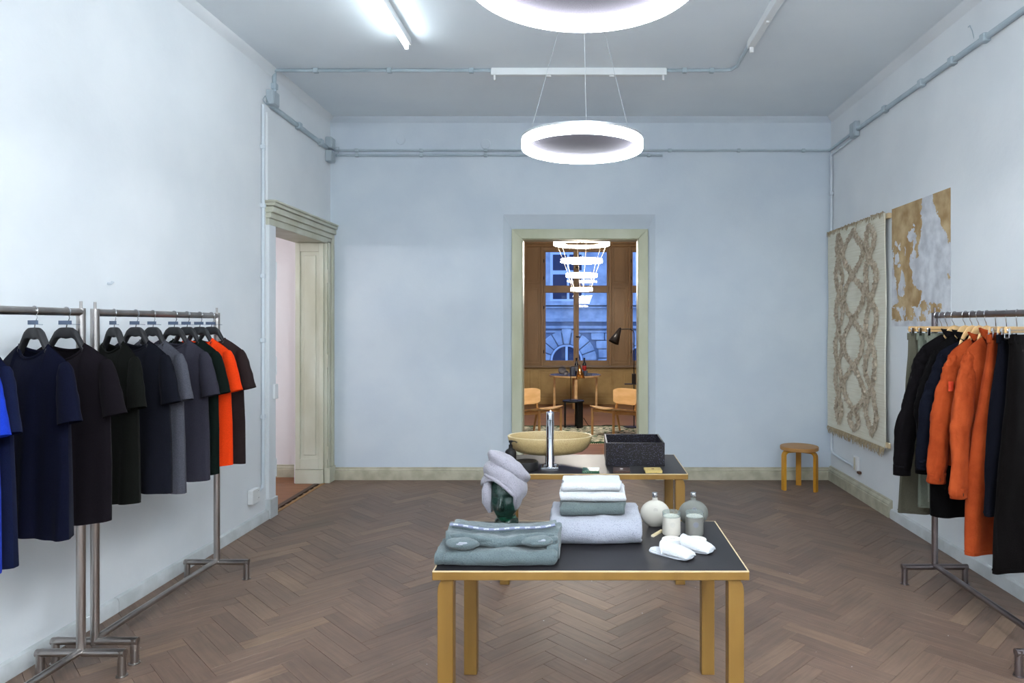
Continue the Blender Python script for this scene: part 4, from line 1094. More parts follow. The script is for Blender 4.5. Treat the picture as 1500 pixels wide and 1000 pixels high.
for lab, x, tx in (('round white ceramic coaster lying in front of the cream candle', .400, 'LOHA'), ('round white ceramic coaster lying in front of the grey candle', .508, 'TUBEROSE')):
    t = thing('ceramic_coaster', lab, 'coaster', (x, 3.045, H), 0, 'white coasters on the front table')
    obj('disc', MB().lathe([(0, 0), (.044, 0), (.0455, .002), (.0455, .006), (.044, .008), (.040, .0085), (0, .0085)], 48), coast_m, t)
    tm_ = text_mesh(tx, .008 if len(tx) > 5 else .009); tm_.materials.append(M('faint_grey_print', S(178, 172, 164), .6))
    o = obj('lettering', tm_, None, t); o.location = (0, -.004, .0086)
match_m = M('pale_match_wood', S(226, 208, 168), .6); tip_m = M('cream_match_tip', S(236, 226, 200), .6)
for k in range(6):
    o = thing('long_match', 'pale long match in the bundle beside the cream candle', 'match', (.315 + .0042 * (k % 3), 3.098 - .0022 * (k % 3), H + .0022 + .0042 * (k // 3)), math.radians(57 + k % 2), 'long matches beside the cream candle')
    obj('stick', MB().cbox((.05, 0, 0), (.10, .0038, .0038)), match_m, o); obj('tip', MB().tube([(-.003, 0, 0), (.006, 0, 0)], .0023, 8), tip_m, o)
slip_m = terry('white_slipper_terry', S(208, 211, 216), .9); sole_m = M('white_sole', S(208, 212, 219), .7)
def slipper(lab, loc, rz, tilt=0):
    t = thing('slipper', lab, 'slipper', loc, rz, 'pair of white slippers')
    Ls, Wm = .205, .078
    def half(s):                      # s: 0 heel .. 1 toe
        w_ = Wm * (.40 + .10 * s + .03 * math.sin(PI * s))
        e = math.sqrt(max(0, 1 - (1 - min(s / .16, 1)) ** 2)); 
        e2 = math.sqrt(max(0, 1 - (1 - min((1 - s) / .10, 1)) ** 2)) * .35 + .65 * (1 if s < 1 else 0)
        return w_ * e * e2
    out = []
    for i in range(25): s = i / 24; out.append((s * Ls, half(s)))
    poly = out + [(x, -y) for x, y in out[::-1][:-1]]
    poly = [p for i, p in enumerate(poly) if i == 0 or (abs(p[0] - poly[i - 1][0]) + abs(p[1] - poly[i - 1][1])) > 1e-5]
    obj('sole', MB().prism(poly, 0, .008, 'z').xform(lambda p: Vector((p.x, p.y, p.z + .010 * max(0, (p.x / Ls - .75)) * 2))), sole_m, t, bevel=.002)
    obj('insole', MB().prism([(x * .97 + .003, y * .93) for x, y in poly], .008, .0125, 'z').xform(lambda p: Vector((p.x, p.y, p.z + .010 * max(0, (p.x / Ls - .75)) * 2))), slip_m, t, bevel=.002)
    def vamp(u, v):                  # cover from the instep to the toe
        s = .40 + .595 * v; a = PI * u; hw = half(s) * 1.02 + .002
        hgt = .037 * (1 - v ** 2.2) ** .55 + .006
        x = s * Ls + (.02 * math.sin(a) * (1 - v) * -1)
        return (x, hw * math.cos(a), .009 + hgt * math.sin(a) ** .75 + .0025 * fnoise((x, math.cos(a), v), 9, loc[0] * 50))
    o = obj('vamp', MB().grid(vamp, 28, 20), slip_m, t, smooth=80)
    md = o.modifiers.new('thick', 'SOLIDIFY'); md.thickness = .006; md.offset = -1
    obj('vamp_edge', MB().tube([vamp(i / 28, 0) for i in range(29)], .004, 8), slip_m, t)
    return t
slipper('white towelling slipper in front, heel showing', (.289, 2.918, H), math.radians(-38))
slipper('white towelling slipper lying behind the other one', (.383, 2.992, H), math.radians(-36))

# ------------------------------------------------------------------ clothes rails
RZ = 1.742
def rail(lab, x, y0, y1, mat, group='steel clothes rails'):
    t = thing('clothes_rail', lab, 'clothes rail', (x, y0, 0), 0, group); L_ = y1 - y0; r = .0185
    obj('top_rail', MB().tube([(0, 0, RZ), (0, L_, RZ)], r, 20), mat, t)
    obj('bottom_bar', MB().tube([(0, 0, .122), (0, L_, .122)], r * .92, 20), mat, t)
    for y in (0, L_):
        obj('post', MB().tube([(0, y, .10), (0, y, RZ + .0185)], .0195, 20), mat, t)
        obj('pin', MB().tube([(0, y, RZ + .01), (0, y, RZ + .052)], .0065, 10), mat, t)
        obj('foot_bar', MB().tube([(-.212, y, .112), (.212, y, .112)], r, 18), mat, t)
        for s in (-1, 1):
            f_ = obj('foot', MB().tube([(s * .196, y, .004), (s * .196, y, .125)], r, 18), mat, t)
            obj('foot_plate', MB().lathe([(0, 0), (.026, 0), (.026, .005), (0, .005)], 20, (s * .196, y, 0)), mat, f_)
    return t
rail('brushed steel clothes rail cut off by the picture edge, with the navy and blue t-shirts', -2.40, 2.15, 3.268, steel)
rail('brushed steel clothes rail with seven t-shirts near the side doorway', -2.42, 3.39, 4.52, steel)
rail('dark steel clothes rail with orange and black workwear', 2.287, 3.27, 4.43, steel_dark)

def hook_path(h, r=.0215):
    pts = [(0, 0, -h), (.004, 0, -h + .018), (.016, 0, -.030)]
    for i in range(13):
        a = math.radians(-48 + (230) * i / 12); pts.append((r * math.cos(a), 0, r * math.sin(a)))
    return pts
hook_m = M('chrome_hook', S(190, 192, 196), .2, 1.0)
def wide_hanger():
    t = thing('coat_hanger', 'x', 'hanger', (0, 0, 0), 0, 'black moulded hangers on the t-shirt rails')
    def arch(u, v):
        s = -1 + 2 * u; a = 2 * PI * v; q = abs(s)
        x = .215 * s
        K = [(0, -.072), (.13, -.073), (.22, -.087), (.42, -.163), (.6, -.204), (.8, -.240), (.93, -.262), (1.0, -.275)]
        for (q0, z0), (q1, z1) in zip(K[:-1], K[1:]):
            if q0 <= q <= q1 + 1e-9: zt = z0 + (z1 - z0) * (q - q0) / (q1 - q0)
        hgt = .054 - .030 * min(1, q / .6); th = .011 + .005 * math.sin(PI * min(1, q * 1.6)) - .004 * q
        c, sn = math.cos(a), math.sin(a)
        e = lambda k: math.copysign(abs(k) ** .6, k)
        return (x, th * e(c), zt - hgt / 2 + hgt / 2 * e(sn))
    mb = MB().grid(arch, 44, 14, cv=True)
    n = 45
    mb.f.append(tuple(j * n for j in range(14))); mb.f.append(tuple(j * n + 44 for j in range(14))[::-1])
    obj('hanger_body', mb, black_plastic, t, smooth=60)
    obj('hook', MB().tube(hook_path(.075), .0023, 8), hook_m, t)
    obj('size_tag', MB().box(-.034, .030, -.006, -.0035, -.060, -.041), tag_m, t)
    obj('tag_pin', MB().tube([(.0, -.002, -.056), (.03, -.010, -.058), (.085, -.02, -.060)], .0012, 5), tag_m, t)
    return t

def tee_body(hw=.222, zn=-.150, zs=-.232, zh=-.965, un=.42, nf=.055, nb=.03, D=.05, amp=.016, k=7.0, ph=0.0, flare=.03, twist=0.0, sag=.012):
    mb = MB()
    def side(sg):
        def fn(u, v):
            s = -1 + 2 * u; q = abs(s)
            if q < un:
                nk = max(0, math.cos(PI / 2 * q / un)) ** .6
                zt = zn - (nf if sg < 0 else nb) * nk; y0 = .026 * max(0, math.cos(PI / 2 * q / un)) ** .7
            else:
                m = (q - un) / (1 - un); zt = zn + (zs - zn) * (m ** 1.15) - .018 * max(0, m - .85) / .15; y0 = .006 * (1 - m)
            z = zt + (zh - zt) * v + sag * math.sin(s * 2.6 + ph) * v ** 2
            W_ = hw * (1 - .03 * math.sin(PI * min(v * 1.6, 1)) + flare * v)
            dd = D * (1 - math.exp(-v * 9)) * max(0, 1 - q ** 3.2) ** .55 * (1 + .25 * v)
            fold = amp * (v ** .8) * (math.sin(k * s + ph) + .55 * math.sin(k * 1.9 * s + 2.1 * ph + v * 2)) * .6
            fold *= 1 if q < .97 else .8
            a = twist * (1 - v)
            x, y = s * W_, sg * (y0 + dd) + fold
            return (x, y, z)
        return fn
    mb.grid(side(-1), 56, 40); mb.grid(side(1), 56, 40)
    return mb
def sleeve(s, path, rs, flat=.45, n=16, nl=16, cr=.006, seed=0):
    """open tube that tapers along a bent path; local x is mirrored by s"""
    P = [Vector((p[0] * s, p[1], p[2])) for p in path]
    def at(v):
        f = v * (len(P) - 1); i = min(int(f), len(P) - 2); q = f - i
        p0 = P[max(i - 1, 0)]; p1 = P[i]; p2 = P[i + 1]; p3 = P[min(i + 2, len(P) - 1)]
        c = .5 * ((2 * p1) + (p2 - p0) * q + (2 * p0 - 5 * p1 + 4 * p2 - p3) * q * q + (3 * p1 - p0 - 3 * p2 + p3) * q ** 3)
        r = rs[i] * (1 - q) + rs[i + 1] * q
        return c, r
    def fn(u, v):
        c, r = at(v); c2, _ = at(min(v + .01, 1)); c1, _ = at(max(v - .01, 0)); t = (c2 - c1).normalized()
        yv = Vector((0, 1, 0)); yv = (yv - t * yv.dot(t)).normalized(); xv = yv.cross(t)
        a = 2 * PI * u
        rr = r * (1 + cr / max(r, .01) * (.5 * (cr > .008) * fnoise((math.cos(a) * 1.4, math.sin(a) * 1.4, v * 16), 1.7, seed + 3) + fnoise((math.cos(a) * .8, math.sin(a) * .8, v * 5), 1.6, seed + s) + .28 * math.sin(v * 26 + math.cos(a) * 2.5 + seed + 2 * fnoise((v * 3, math.cos(a), 0), 1.5, seed)) * (v > .2)))
        return c + xv * math.cos(a) * rr + yv * math.sin(a) * rr * flat
    return MB().grid(fn, n, nl, cu=True)
def tube_ring(fnpts, r, seg=8): return MB().tube(fnpts, r, seg)

hanger0 = [None]; hanger_n = [0]
def hang(x, y, rz, label):
    if hanger0[0] is None:
        hanger0[0] = wide_hanger(); t = hanger0[0]; t.location = (x, y, RZ); t.rotation_euler = (0, 0, rz); t['label'] = label
    else: t = dup(hanger0[0], (x, y, RZ), rz, label)
    return t
def tshirt(x, y, deg, lab, hlab, mat, seed, zh=-.965, neck=.055, k=7.0, amp=.016, D=.046, sl=1.0):
    rz = math.radians(deg); hang(x, y, rz, hlab)
    t = thing('t_shirt', lab, 't-shirt', (x, y, RZ), rz, 't-shirts on the steel rails')
    kw = dict(zh=zh, nf=neck, ph=seed * 1.3, k=k, amp=amp, D=D)
    obj('shirt_body', tee_body(**kw), mat, t, smooth=80)
    col = []
    for i in range(21):
        s = -.42 + .84 * i / 20; q = abs(s); nk = max(0, math.cos(PI / 2 * q / .42)) ** .6
        col.append((s * .225, -.026 * max(0, math.cos(PI / 2 * q / .42)) ** .7, -.150 - neck * nk))
    for i in range(19, 0, -1):
        s = -.42 + .84 * i / 20; q = abs(s); nk = max(0, math.cos(PI / 2 * q / .42)) ** .6
        col.append((s * .225, .026 * max(0, math.cos(PI / 2 * q / .42)) ** .7, -.150 - .03 * nk))
    obj('collar', MB().tube(col, .0055, 8, closed=True, flat=1.6), mat, t, smooth=80)
    hem = [(.186, -.0, -.228), (.204, -.006, -.268), (.229, -.016, -.36), (.257, -.024, -.36 - .115 * sl)]
    for s in (-1, 1):
        sm = sleeve(s, hem, [.022, .038, .048, .055], flat=.70, seed=seed, cr=.003)
        o = obj('sleeve', sm, mat, t, smooth=80)
    return t
navy = cloth('navy_jersey', S(17, 19, 34)); blackj = cloth('black_jersey', S(24, 21, 25)); blue = cloth('royal_blue_jersey', S(28, 54, 166))
blackg = cloth('greenish_black_jersey', S(23, 24, 22)); navy2 = cloth('blue_black_jersey', S(25, 26, 33)); heather = cloth('heather_grey_jersey', S(84, 85, 94), .62, 300)
slate = cloth('slate_grey_jersey', S(54, 53, 63)); dgreen = cloth('dark_green_jersey', S(21, 29, 26)); orange = cloth('orange_red_jersey', S(236, 66, 24)); brown = cloth('brown_black_jersey', S(47, 38, 38))
indigo = cloth('indigo_jersey', S(20, 25, 48))
XA, XB = -2.40, -2.42
sub = [
 (XA, 2.595, -14, 'royal blue t-shirt cut off by the picture edge', 'first', blue, 1, dict(zh=-.985)),
 (XA, 2.70, -22, 'dark indigo t-shirt edge showing between the royal blue and navy ones', 'indigo', indigo, 11, dict(zh=-.985)),
 (XA, 2.99, -19, 'navy t-shirt with a round neck beside the royal blue one', 'navy', navy, 2, dict(k=9, neck=.058)),
 (XA, 3.175, -4, 'wide necked black t-shirt, last on the rail cut by the picture edge', 'wide black', blackj, 3, dict(neck=.075)),
 (XB, 3.528, -29, 'greenish black t-shirt, first on the rail with seven shirts', 'greenish', blackg, 4, dict()),
 (XB, 3.698, -14, 'blue black t-shirt between the greenish black and heather grey ones', 'blue black', navy2, 5, dict()),
 (XB, 3.846, -18, 'heather grey melange t-shirt squeezed between dark ones', 'heather', heather, 6, dict(zh=-.985)),
 (XB, 4.047, -8, 'slate grey t-shirt in the middle of the rail', 'slate', slate, 7, dict()),
 (XB, 4.178, -10, 'dark bottle green t-shirt beside the orange red one', 'green', dgreen, 8, dict()),
 (XB, 4.317, -9, 'bright orange red t-shirt', 'orange', orange, 9, dict(zh=-.95)),
 (XB, 4.452, -3, 'brown black t-shirt at the far end of the rail', 'brown', brown, 10, dict()),
]
hl = {'indigo': 'dark indigo t-shirt beside the royal blue one', 'first': 'royal blue t-shirt cut by the picture edge', 'navy': 'round necked navy t-shirt', 'wide black': 'wide necked black t-shirt', 'greenish': 'greenish black t-shirt', 'blue black': 'blue black t-shirt',
      'heather': 'heather grey t-shirt', 'slate': 'slate grey t-shirt', 'green': 'bottle green t-shirt', 'orange': 'orange red t-shirt', 'brown': 'brown black t-shirt at the far end'}
for (x, y, dg_, lab, h_, m_, sd_, kw) in sub:
    tshirt(x, y, dg_, lab, 'black moulded hanger carrying the ' + hl[h_], m_, sd_, **kw)

# ------------------------------------------------------------------ workwear on the dark rail
def wood_hanger(loc, rz, label):
    t = thing('wooden_hanger', label, 'hanger', loc, rz, 'wooden shoulder hangers on the dark rail')
    def arch(u, v):
        s = -1 + 2 * u; a = 2 * PI * v; q = abs(s)
        K = [(0, -.062), (.15, -.070), (.30, -.108), (.45, -.168), (.8, -.25), (1.0, -.30)]
        for (q0, z0), (q1, z1) in zip(K[:-1], K[1:]):
            if q0 <= q <= q1 + 1e-9: zt = z0 + (z1 - z0) * (q - q0) / (q1 - q0)
        hgt = .052 - .026 * q; th = .0065
        e = lambda k: math.copysign(abs(k) ** .55, k)
        return (.195 * s, -.01 * q * q + th * e(math.cos(a)), zt - hgt / 2 + hgt / 2 * e(math.sin(a)))
    mb = MB().grid(arch, 36, 12, cv=True); n = 37
    mb.f.append(tuple(j * n for j in range(12))); mb.f.append(tuple(j * n + 36 for j in range(12))[::-1])
    obj('hanger_body', mb, beech, t, smooth=60)
    obj('hook', MB().tube([(-x, y, z) for x, y, z in hook_path(.068)], .0022, 8), hook_m, t)
    return t


def clip_hanger(loc, rz, label, half=.19):
    t = thing('clip_hanger', label, 'hanger', loc, rz, 'wooden clip hangers on the dark rail')
    obj('hanger_bar', MB().box(-half, half, -.006, .006, -.104, -.070), beech, t, bevel=.003)
    obj('hook', MB().tube([(-x, y, z) for x, y, z in hook_path(.072)], .0022, 8), hook_m, t)
    obj('clip_wire', MB().tube([(-half - .012, -.008, -.088), (half + .012, -.008, -.088)], .0018, 6), hook_m, t)
    for s in (-1, 1):
        x = s * (half - .02)
        mb = MB().box(x - .010, x + .010, -.016, -.011, -.128, -.078).box(x - .010, x + .010, .004, .009, -.128, -.078)
        mb.tube([(x - .011, -.003, -.090), (x + .011, -.003, -.090)], .010, 10)
        c = obj('clip', mb, hook_m, t, bevel=.0015)
        obj('clip_pad', MB().box(x - .009, x + .009, -.013, .007, -.132, -.122), dark_slot, c)
    return t
def twistf(p, z0, z1, a0, a1):
    q = max(0, min(1, (p.z - z0) / (z1 - z0))); q = q * q * (3 - 2 * q); a = a0 + (a1 - a0) * q
    return Vector((p.x * math.cos(a) - p.y * math.sin(a), p.x * math.sin(a) + p.y * math.cos(a), p.z))
def trousers(loc, a_top, a_bot, lab, mat, length, hw=.185, seed=1, hem_w=None, skirt=False, zt=-.112, dx=0.0, belt=None):
    t = thing('hanging_trousers' if not skirt else 'hanging_skirt', lab, 'trousers' if not skirt else 'skirt', loc, 0, 'clothes clipped to the wooden clip hangers')
    hem_w = hem_w or hw * 1.02
    def leg(s):
        def fn(u, v):
            a = 2 * PI * u
            cx_ = s * hw * (.48 if not skirt else 0) * (1 + .1 * v) + dx * v; rx = (hw * .54 if not skirt else hw) * (1 - .06 * v) + (hem_w - hw) * .5 * v
            ry = (.026 + .02 * math.sin(PI * min(1, v * 1.2)) + .006 * v)
            e = lambda k: math.copysign(abs(k) ** .85, k)
            f = .012 * v ** .5 * math.sin(3.2 * math.cos(a) + seed + s + 3 * v) + .006 * fnoise((math.cos(a), math.sin(a), v * 4), 2, seed)
            return Vector((cx_ + rx * e(math.cos(a)), ry * e(math.sin(a)) + f + .010 * s, zt - .03 - (length - .03) * v))
        return fn
    for s in ((-1, 1) if not skirt else (0,)):
        mb = MB().grid(leg(s), 36, 40, cu=True).xform(lambda p: twistf(p, -length, zt, a_bot, a_top))
        o = obj('trouser_leg' if not skirt else 'skirt_body', mb, mat, t, smooth=80)
        if not skirt or True:
            hp = [leg(s)(i / 36, .985) for i in range(36)]
            hp = [twistf(p, -length, zt, a_bot, a_top) for p in hp]
            obj('hem', MB().tube(hp, .0032, 6, closed=True), mat, o)
    def wb_(u, v):
        a = 2 * PI * u; return Vector((hw * 1.01 * math.copysign(abs(math.cos(a)) ** .8, math.cos(a)), .020 * math.copysign(abs(math.sin(a)) ** .8, math.sin(a)) + .002 * math.sin(a * 9), zt - .045 * v))
    o = obj('waistband', MB().grid(wb_, 48, 6, cu=True).xform(lambda p: twistf(p, -length, zt, a_bot, a_top)), mat, t, smooth=80)
    md = o.modifiers.new('thick', 'SOLIDIFY'); md.thickness = .005
    if not skirt:
        for x in (-.6, .6):
            obj('belt_loop', MB().box(x * hw - .005, x * hw + .005, -.030, -.023, zt - .05, zt + .002).xform(lambda p: twistf(p, -length, zt, a_bot, a_top)), mat, t)
    return t
def jacket(loc, deg, lab, mat, seed, hem=-.80, cuff=(.33, -.95), sh=(.215, -.215), neck_z=-.118, stand=.035, D=.07, button=None, patch=None, open_front=True, flat=.62, arm=.072):
    t = thing('work_jacket', lab, 'jacket', loc, math.radians(deg), 'jackets on the wooden hangers')
    obj('jacket_body', tee_body(hw=sh[0] + .012, zn=neck_z, zs=sh[1], zh=hem, un=.34, nf=.06, nb=.01, D=D, amp=.020, k=5.5, ph=seed * 1.7, flare=.02), mat, t, smooth=80)
    def colf(u, v):
        a = 2 * PI * u; r = 1 + .10 * v
        return Vector(((.072 + .008 * v) * math.cos(a) * r, .034 * math.sin(a) * r - .004, neck_z - .03 * max(0, -math.sin(a)) * (1.5 - v) + stand * v + .003 * abs(math.cos(a))))
    o = obj('collar', MB().grid(colf, 32, 5, cu=True), mat, t, smooth=80); md = o.modifiers.new('thick', 'SOLIDIFY'); md.thickness = .005
    ez = (sh[1] + cuff[1]) / 2
    path = [(sh[0] - .026, 0, sh[1] - .008), (sh[0] - .010, -.006, sh[1] - .075), (sh[0] + .016, -.010, sh[1] - .18), (sh[0] + .050, -.014, ez + .05), (sh[0] + (cuff[0] - sh[0]) * .72, -.018, ez - .10), (cuff[0], -.03, cuff[1] + .05), (cuff[0] + .002, -.03, cuff[1])]
    for s in (-1, 1):
        rs = [arm * .32, arm * .66, arm * .88, arm * .95, arm * .90, arm * .76, arm * .62]
        o = obj('sleeve', sleeve(s, path, rs, flat=flat, n=36, nl=90, cr=.013, seed=seed * 3), mat, t, smooth=80)
        cp = sleeve(s, [(cuff[0], -.03, cuff[1] + .055), (cuff[0] + .001, -.03, cuff[1] + .025), (cuff[0] + .002, -.03, cuff[1] - .006)], [arm * .76, arm * .75, arm * .74], flat=flat, n=24, nl=4, cr=.001)
        c = obj('cuff', cp, mat, o, smooth=80); md = c.modifiers.new('thick', 'SOLIDIFY'); md.thickness = .004
        if button:
            obj('cuff_button', MB().lathe([(0, 0), (.009, 0), (.009, .004), (0, .005)], 14).xform(lambda p: Vector((s * (cuff[0] + .012), -.03 - arm * .74 * flat - p.z - .003, cuff[1] + .022 + p.y))), button, o)
    obj('front_placket', MB().grid(lambda u, v: (-.018 + .036 * u, -D - .012 - .006 * math.sin(v * 5 + seed) - .010 * math.sin(PI * min(1, v + .3)), neck_z - .075 + (hem - neck_z + .08) * v), 2, 24), mat, t, smooth=80)
    if patch:
        for (px_, pz_, w_, h_) in patch[1]:
            pv = []
            obj('embroidered_patch', MB().grid(lambda u, v: (-(px_ + w_ * (u - .5)), -.056 - .004 * math.sin(PI * u), pz_ + h_ * (v - .5)), 6, 6), patch[0], t)
    return t
XR_ = 2.287
olive = M('sage_corduroy', S(118, 122, 108), .9, col2=S(96, 100, 88), ns=1.0, stretch=(160, 160, 1), bump=.5, bs=1.0, sheen=.3)
oliveb = cloth('olive_grey_cotton', S(92, 90, 78)); greeng = cloth('grey_green_cotton', S(112, 118, 106))
blackc = cloth('black_cotton', S(20, 18, 20), bs=300); blackc2 = cloth('soft_black_wool', S(17, 16, 17), bs=200); navyw = cloth('navy_wool', S(20, 22, 31), bs=300)
orangec = M('orange_cotton', S(160, 68, 32), .85, col2=S(138, 54, 24), ns=9, nd=5, bump=.28, bs=70, sheen=.03, spec=.05)
orangec2 = M('orange_cotton_worn', S(166, 73, 36), .85, col2=S(142, 57, 26), ns=8, nd=5, bump=.28, bs=70, sheen=.03, spec=.05)
emb = M('red_orange_thread', S(222, 74, 36), .8, col2=S(196, 60, 30), ns=60); snap_m = M('dark_snap', S(84, 70, 62), .4, .6)
navys = cloth('blue_black_twill', S(18, 19, 26), bs=300); black_s = cloth('black_twill', S(17, 15, 15), bs=300)
D2 = math.radians
clip_hanger((XR_, 4.395, RZ), D2(2), 'clip hanger of the olive trousers at the far end of the dark rail')
trousers((XR_, 4.395, RZ), D2(2), D2(-6), 'olive grey trousers at the far end of the dark rail', oliveb, 1.16, .19, 1, dx=-.05)
clip_hanger((XR_, 4.340, RZ), D2(6), 'clip hanger of the grey green trousers beside the olive pair', .175)
trousers((XR_, 4.340, RZ), D2(6), D2(8), 'grey green trousers between the olive pair and the corduroys', greeng, 1.10, .165, 2, dx=.01)
clip_hanger((XR_, 4.275, RZ), D2(10), 'clip hanger of the sage corduroy trousers', .16)
trousers((XR_, 4.275, RZ), D2(10), D2(14), 'sage green corduroy trousers next to the black jackets', olive, 1.05, .15, 3, dx=.02)
wood_hanger((XR_, 4.195, RZ), D2(0), 'wooden hanger inside the black jacket next to the corduroys')
jacket((XR_, 4.195, RZ), 4, 'short black work jacket next to the corduroy trousers', blackc, 2, hem=-.90, cuff=(.350, -.965), sh=(.215, -.205), stand=.030)
wood_hanger((XR_, 4.075, RZ), D2(2), 'wooden hanger inside the long black coat')
jacket((XR_, 4.075, RZ), 5, 'long black coat hanging below the other jackets', blackc2, 5, hem=-1.19, cuff=(.275, -.93), sh=(.20, -.205), D=.075, stand=.025)
wood_hanger((XR_ - .01, 3.985, RZ), D2(8), 'pale wooden hanger showing above the navy cardigan')
jacket((XR_, 3.985, RZ), 3, 'navy wool cardigan beside the orange jackets', navyw, 3, hem=-.85, cuff=(.315, -.89), sh=(.215, -.225), neck_z=-.150, stand=.004, D=.05, arm=.062)
wood_hanger((XR_, 3.935, RZ), D2(12), 'wooden hanger inside the orange jacket with two embroidered patches')
jacket((XR_ + .01, 3.935, RZ), 12, 'orange work jacket beside the navy cardigan, red patch on its arm', orangec, 7, hem=-.86, cuff=(.315, -.945), sh=(.205, -.225), D=.06, button=snap_m, stand=.03, neck_z=-.135,
       patch=(emb, [(.246, -.405, .034, .055), (.200, -.425, .036, .095)]))
wood_hanger((XR_, 3.86, RZ), D2(20), 'wooden hanger inside the orange jacket next to the orange trousers')
jacket((XR_ + .02, 3.86, RZ), 22, 'orange work jacket with a buttoned cuff next to the orange trousers', orangec2, 9, hem=-.86, cuff=(.285, -1.00), sh=(.19, -.205), D=.06, button=snap_m, stand=.045, neck_z=-.125)
clip_hanger((XR_, 3.775, RZ), D2(50), 'clip hanger of the orange trousers')
trousers((XR_, 3.775, RZ), D2(50), D2(8), 'orange work trousers between the orange jacket and the dark twills', orangec, 1.205, .185, 5, hem_w=.20)
clip_hanger((XR_, 3.68, RZ), D2(47), 'clip hanger of the short blue black trousers')
trousers((XR_, 3.68, RZ), D2(48), D2(24), 'short blue black twill trousers beside the orange pair', navys, .955, .185, 6)
clip_hanger((XR_, 3.59, RZ), D2(42), 'clip hanger of the black skirt at the picture edge')
trousers((XR_ + .03, 3.59, RZ), D2(42), D2(20), 'long black twill skirt cut off by the picture edge', black_s, 1.235, .195, 7, skirt=True, hem_w=.24)

# ------------------------------------------------------------------ lounge furniture
oak = M('pale_oak', S(232, 196, 146), .42, col2=S(216, 176, 122), ns=4, stretch=(.5, 4, 3)); oak_leg = M('oak_leg', S(200, 156, 104), .45, col2=S(180, 136, 86), ns=5, stretch=(1, 1, .3))
def lounge_chair(loc, rz, lab, s=1):
    t = thing('oak_chair', lab, 'chair', loc, rz, 'low oak chairs in the lounge')
    def seatf(u, v, top):
        x = (u - .5) * (.50 - .04 * v); y = -.25 + .52 * v
        return Vector((x, y, .418 - .070 * v + .030 * (2 * u - 1) ** 2 * (1 - .6 * v) - .012 * (1 if v < .06 else 0) * 0 + (0 if top else -.014)))
    mb = MB().grid(lambda u, v: seatf(u, v, 1), 18, 14).grid(lambda u, v: seatf(1 - u, v, 0), 18, 14)
    for fn in (lambda u, v: seatf(u, 0, v < .5), lambda u, v: seatf(1 - u, 1, v < .5), lambda u, v: seatf(0, 1 - u, v < .5), lambda u, v: seatf(1, u, v < .5)):
        mb.grid(fn, 18, 1)
    obj('seat', mb, oak, t, smooth=50)
    def backf(u, v, f):
        x = (u - .5); w_ = .54 * (1 - .10 * (1 - v)); e = 1 - .30 * abs(2 * u - 1) ** 6
        z = .40 + .16 * 0 + .245 * .5 + (.245) * (v - .5) * e
        z += .035
        return Vector((x * w_, .30 + .16 * (z - .40) - .055 * (2 * x) ** 2 + f, z))
    mb = MB().grid(lambda u, v: backf(u, v, -.008), 22, 8).grid(lambda u, v: backf(1 - u, v, .008), 22, 8)
    for fn in (lambda u, v: backf(u, 0, -.008 + .016 * (1 - v)), lambda u, v: backf(u, 1, -.008 + .016 * v), lambda u, v: backf(0, u, -.008 + .016 * v), lambda u, v: backf(1, u, -.008 + .016 * (1 - v))):
        mb.grid(fn, 22, 1)
    obj('backrest', mb, oak, t, smooth=50)
    for x in (-1, 1):
        obj('leg', MB().tube([(x * .225, -.225, 0), (x * .228, -.222, .405)], [.018, .022], 14), oak_leg, t)
        obj('leg', MB().tube([(x * .215, .37, 0), (x * .205, .275, .35), (x * .195, .325, .60)], [.016, .021, .015], 14), oak_leg, t)
        obj('side_rail', MB().tube([(x * .222, -.22, .372), (x * .205, .27, .310)], .020, 12, flat=1.3), oak_leg, t)
    obj('cross_rail', MB().tube([(-.205, .26, .315), (.205, .26, .315)], .018, 12), oak_leg, t)
    obj('cross_rail', MB().tube([(-.222, -.20, .370), (.222, -.20, .370)], .016, 12), oak_leg, t)
    return t
RT = .013
lounge_chair((.47, 10.40, RT), D2(-47), 'low oak chair under the black floor lamp in the lounge')
lounge_chair((-.645, 10.40, RT), D2(47), 'low oak chair behind the oval basin and chrome tap in the lounge')
# round table by the window
dark_top = M('blue_black_top', S(52, 54, 66), .25)
rtb = thing('round_table', 'round dark topped table with four oak legs by the lounge window', 'table', (-.135, 13.3, 0))
obj('table_top', MB().lathe([(0, .686), (.495, .686), (.50, .690), (.50, .716), (.497, .7185), (0, .7185)], 56), oak, rtb)
obj('dark_surface', MB().lathe([(0, .7185), (.492, .7185), (.492, .720), (0, .720)], 56), dark_top, rtb)
for a in (0, 95, 180, 272):
    a = math.radians(a); ca, sa = math.cos(a), math.sin(a)
    prof = [(.43, 0)] + [(.43 - .06 * (1 - math.cos(PI / 2 * k / 6)), .686 - .06 * (1 - math.sin(PI / 2 * k / 6))) for k in range(7)] + [(.22, .686), (.22, .660), (.40, .650), (.39, .62), (.385, 0)]
    obj('leg', MB().prism(prof, -.028, .028, 'y').xform(lambda p: Vector((p.x * ca - p.y * sa, p.x * sa + p.y * ca, p.z))), oak, rtb, bevel=.003)
grey_cer = M('grey_stoneware', S(134, 132, 138), .6, col2=S(110, 108, 114), ns=20)
def bowl(lab, loc, R, rx, ry):
    o = obj('bowl', MB().lathe([(0, 0), (R * .5, 0), (R * .86, R * .35), (R, R * .85), (R * .97, R * 1.25), (R * .90, R * 1.22), (R * .90, R * .8), (R * .7, R * .3), (0, R * .12)], 28), grey_cer, smooth=60)
    o.location = loc; o.rotation_euler = (rx, ry, 0); return tag(o, lab, 'bowl', 'stoneware on the round table')
bowl('larger grey stoneware bowl tipped on its side on the round table', (-.40, 13.10, .79), .075, 1.1, .5)
bowl('small grey stoneware bowl tipped beside the larger one', (-.30, 13.02, .755), .048, 1.2, -.5)
bg = M('dark_bottle_glass', S(28, 32, 30), .08, spec=.7)
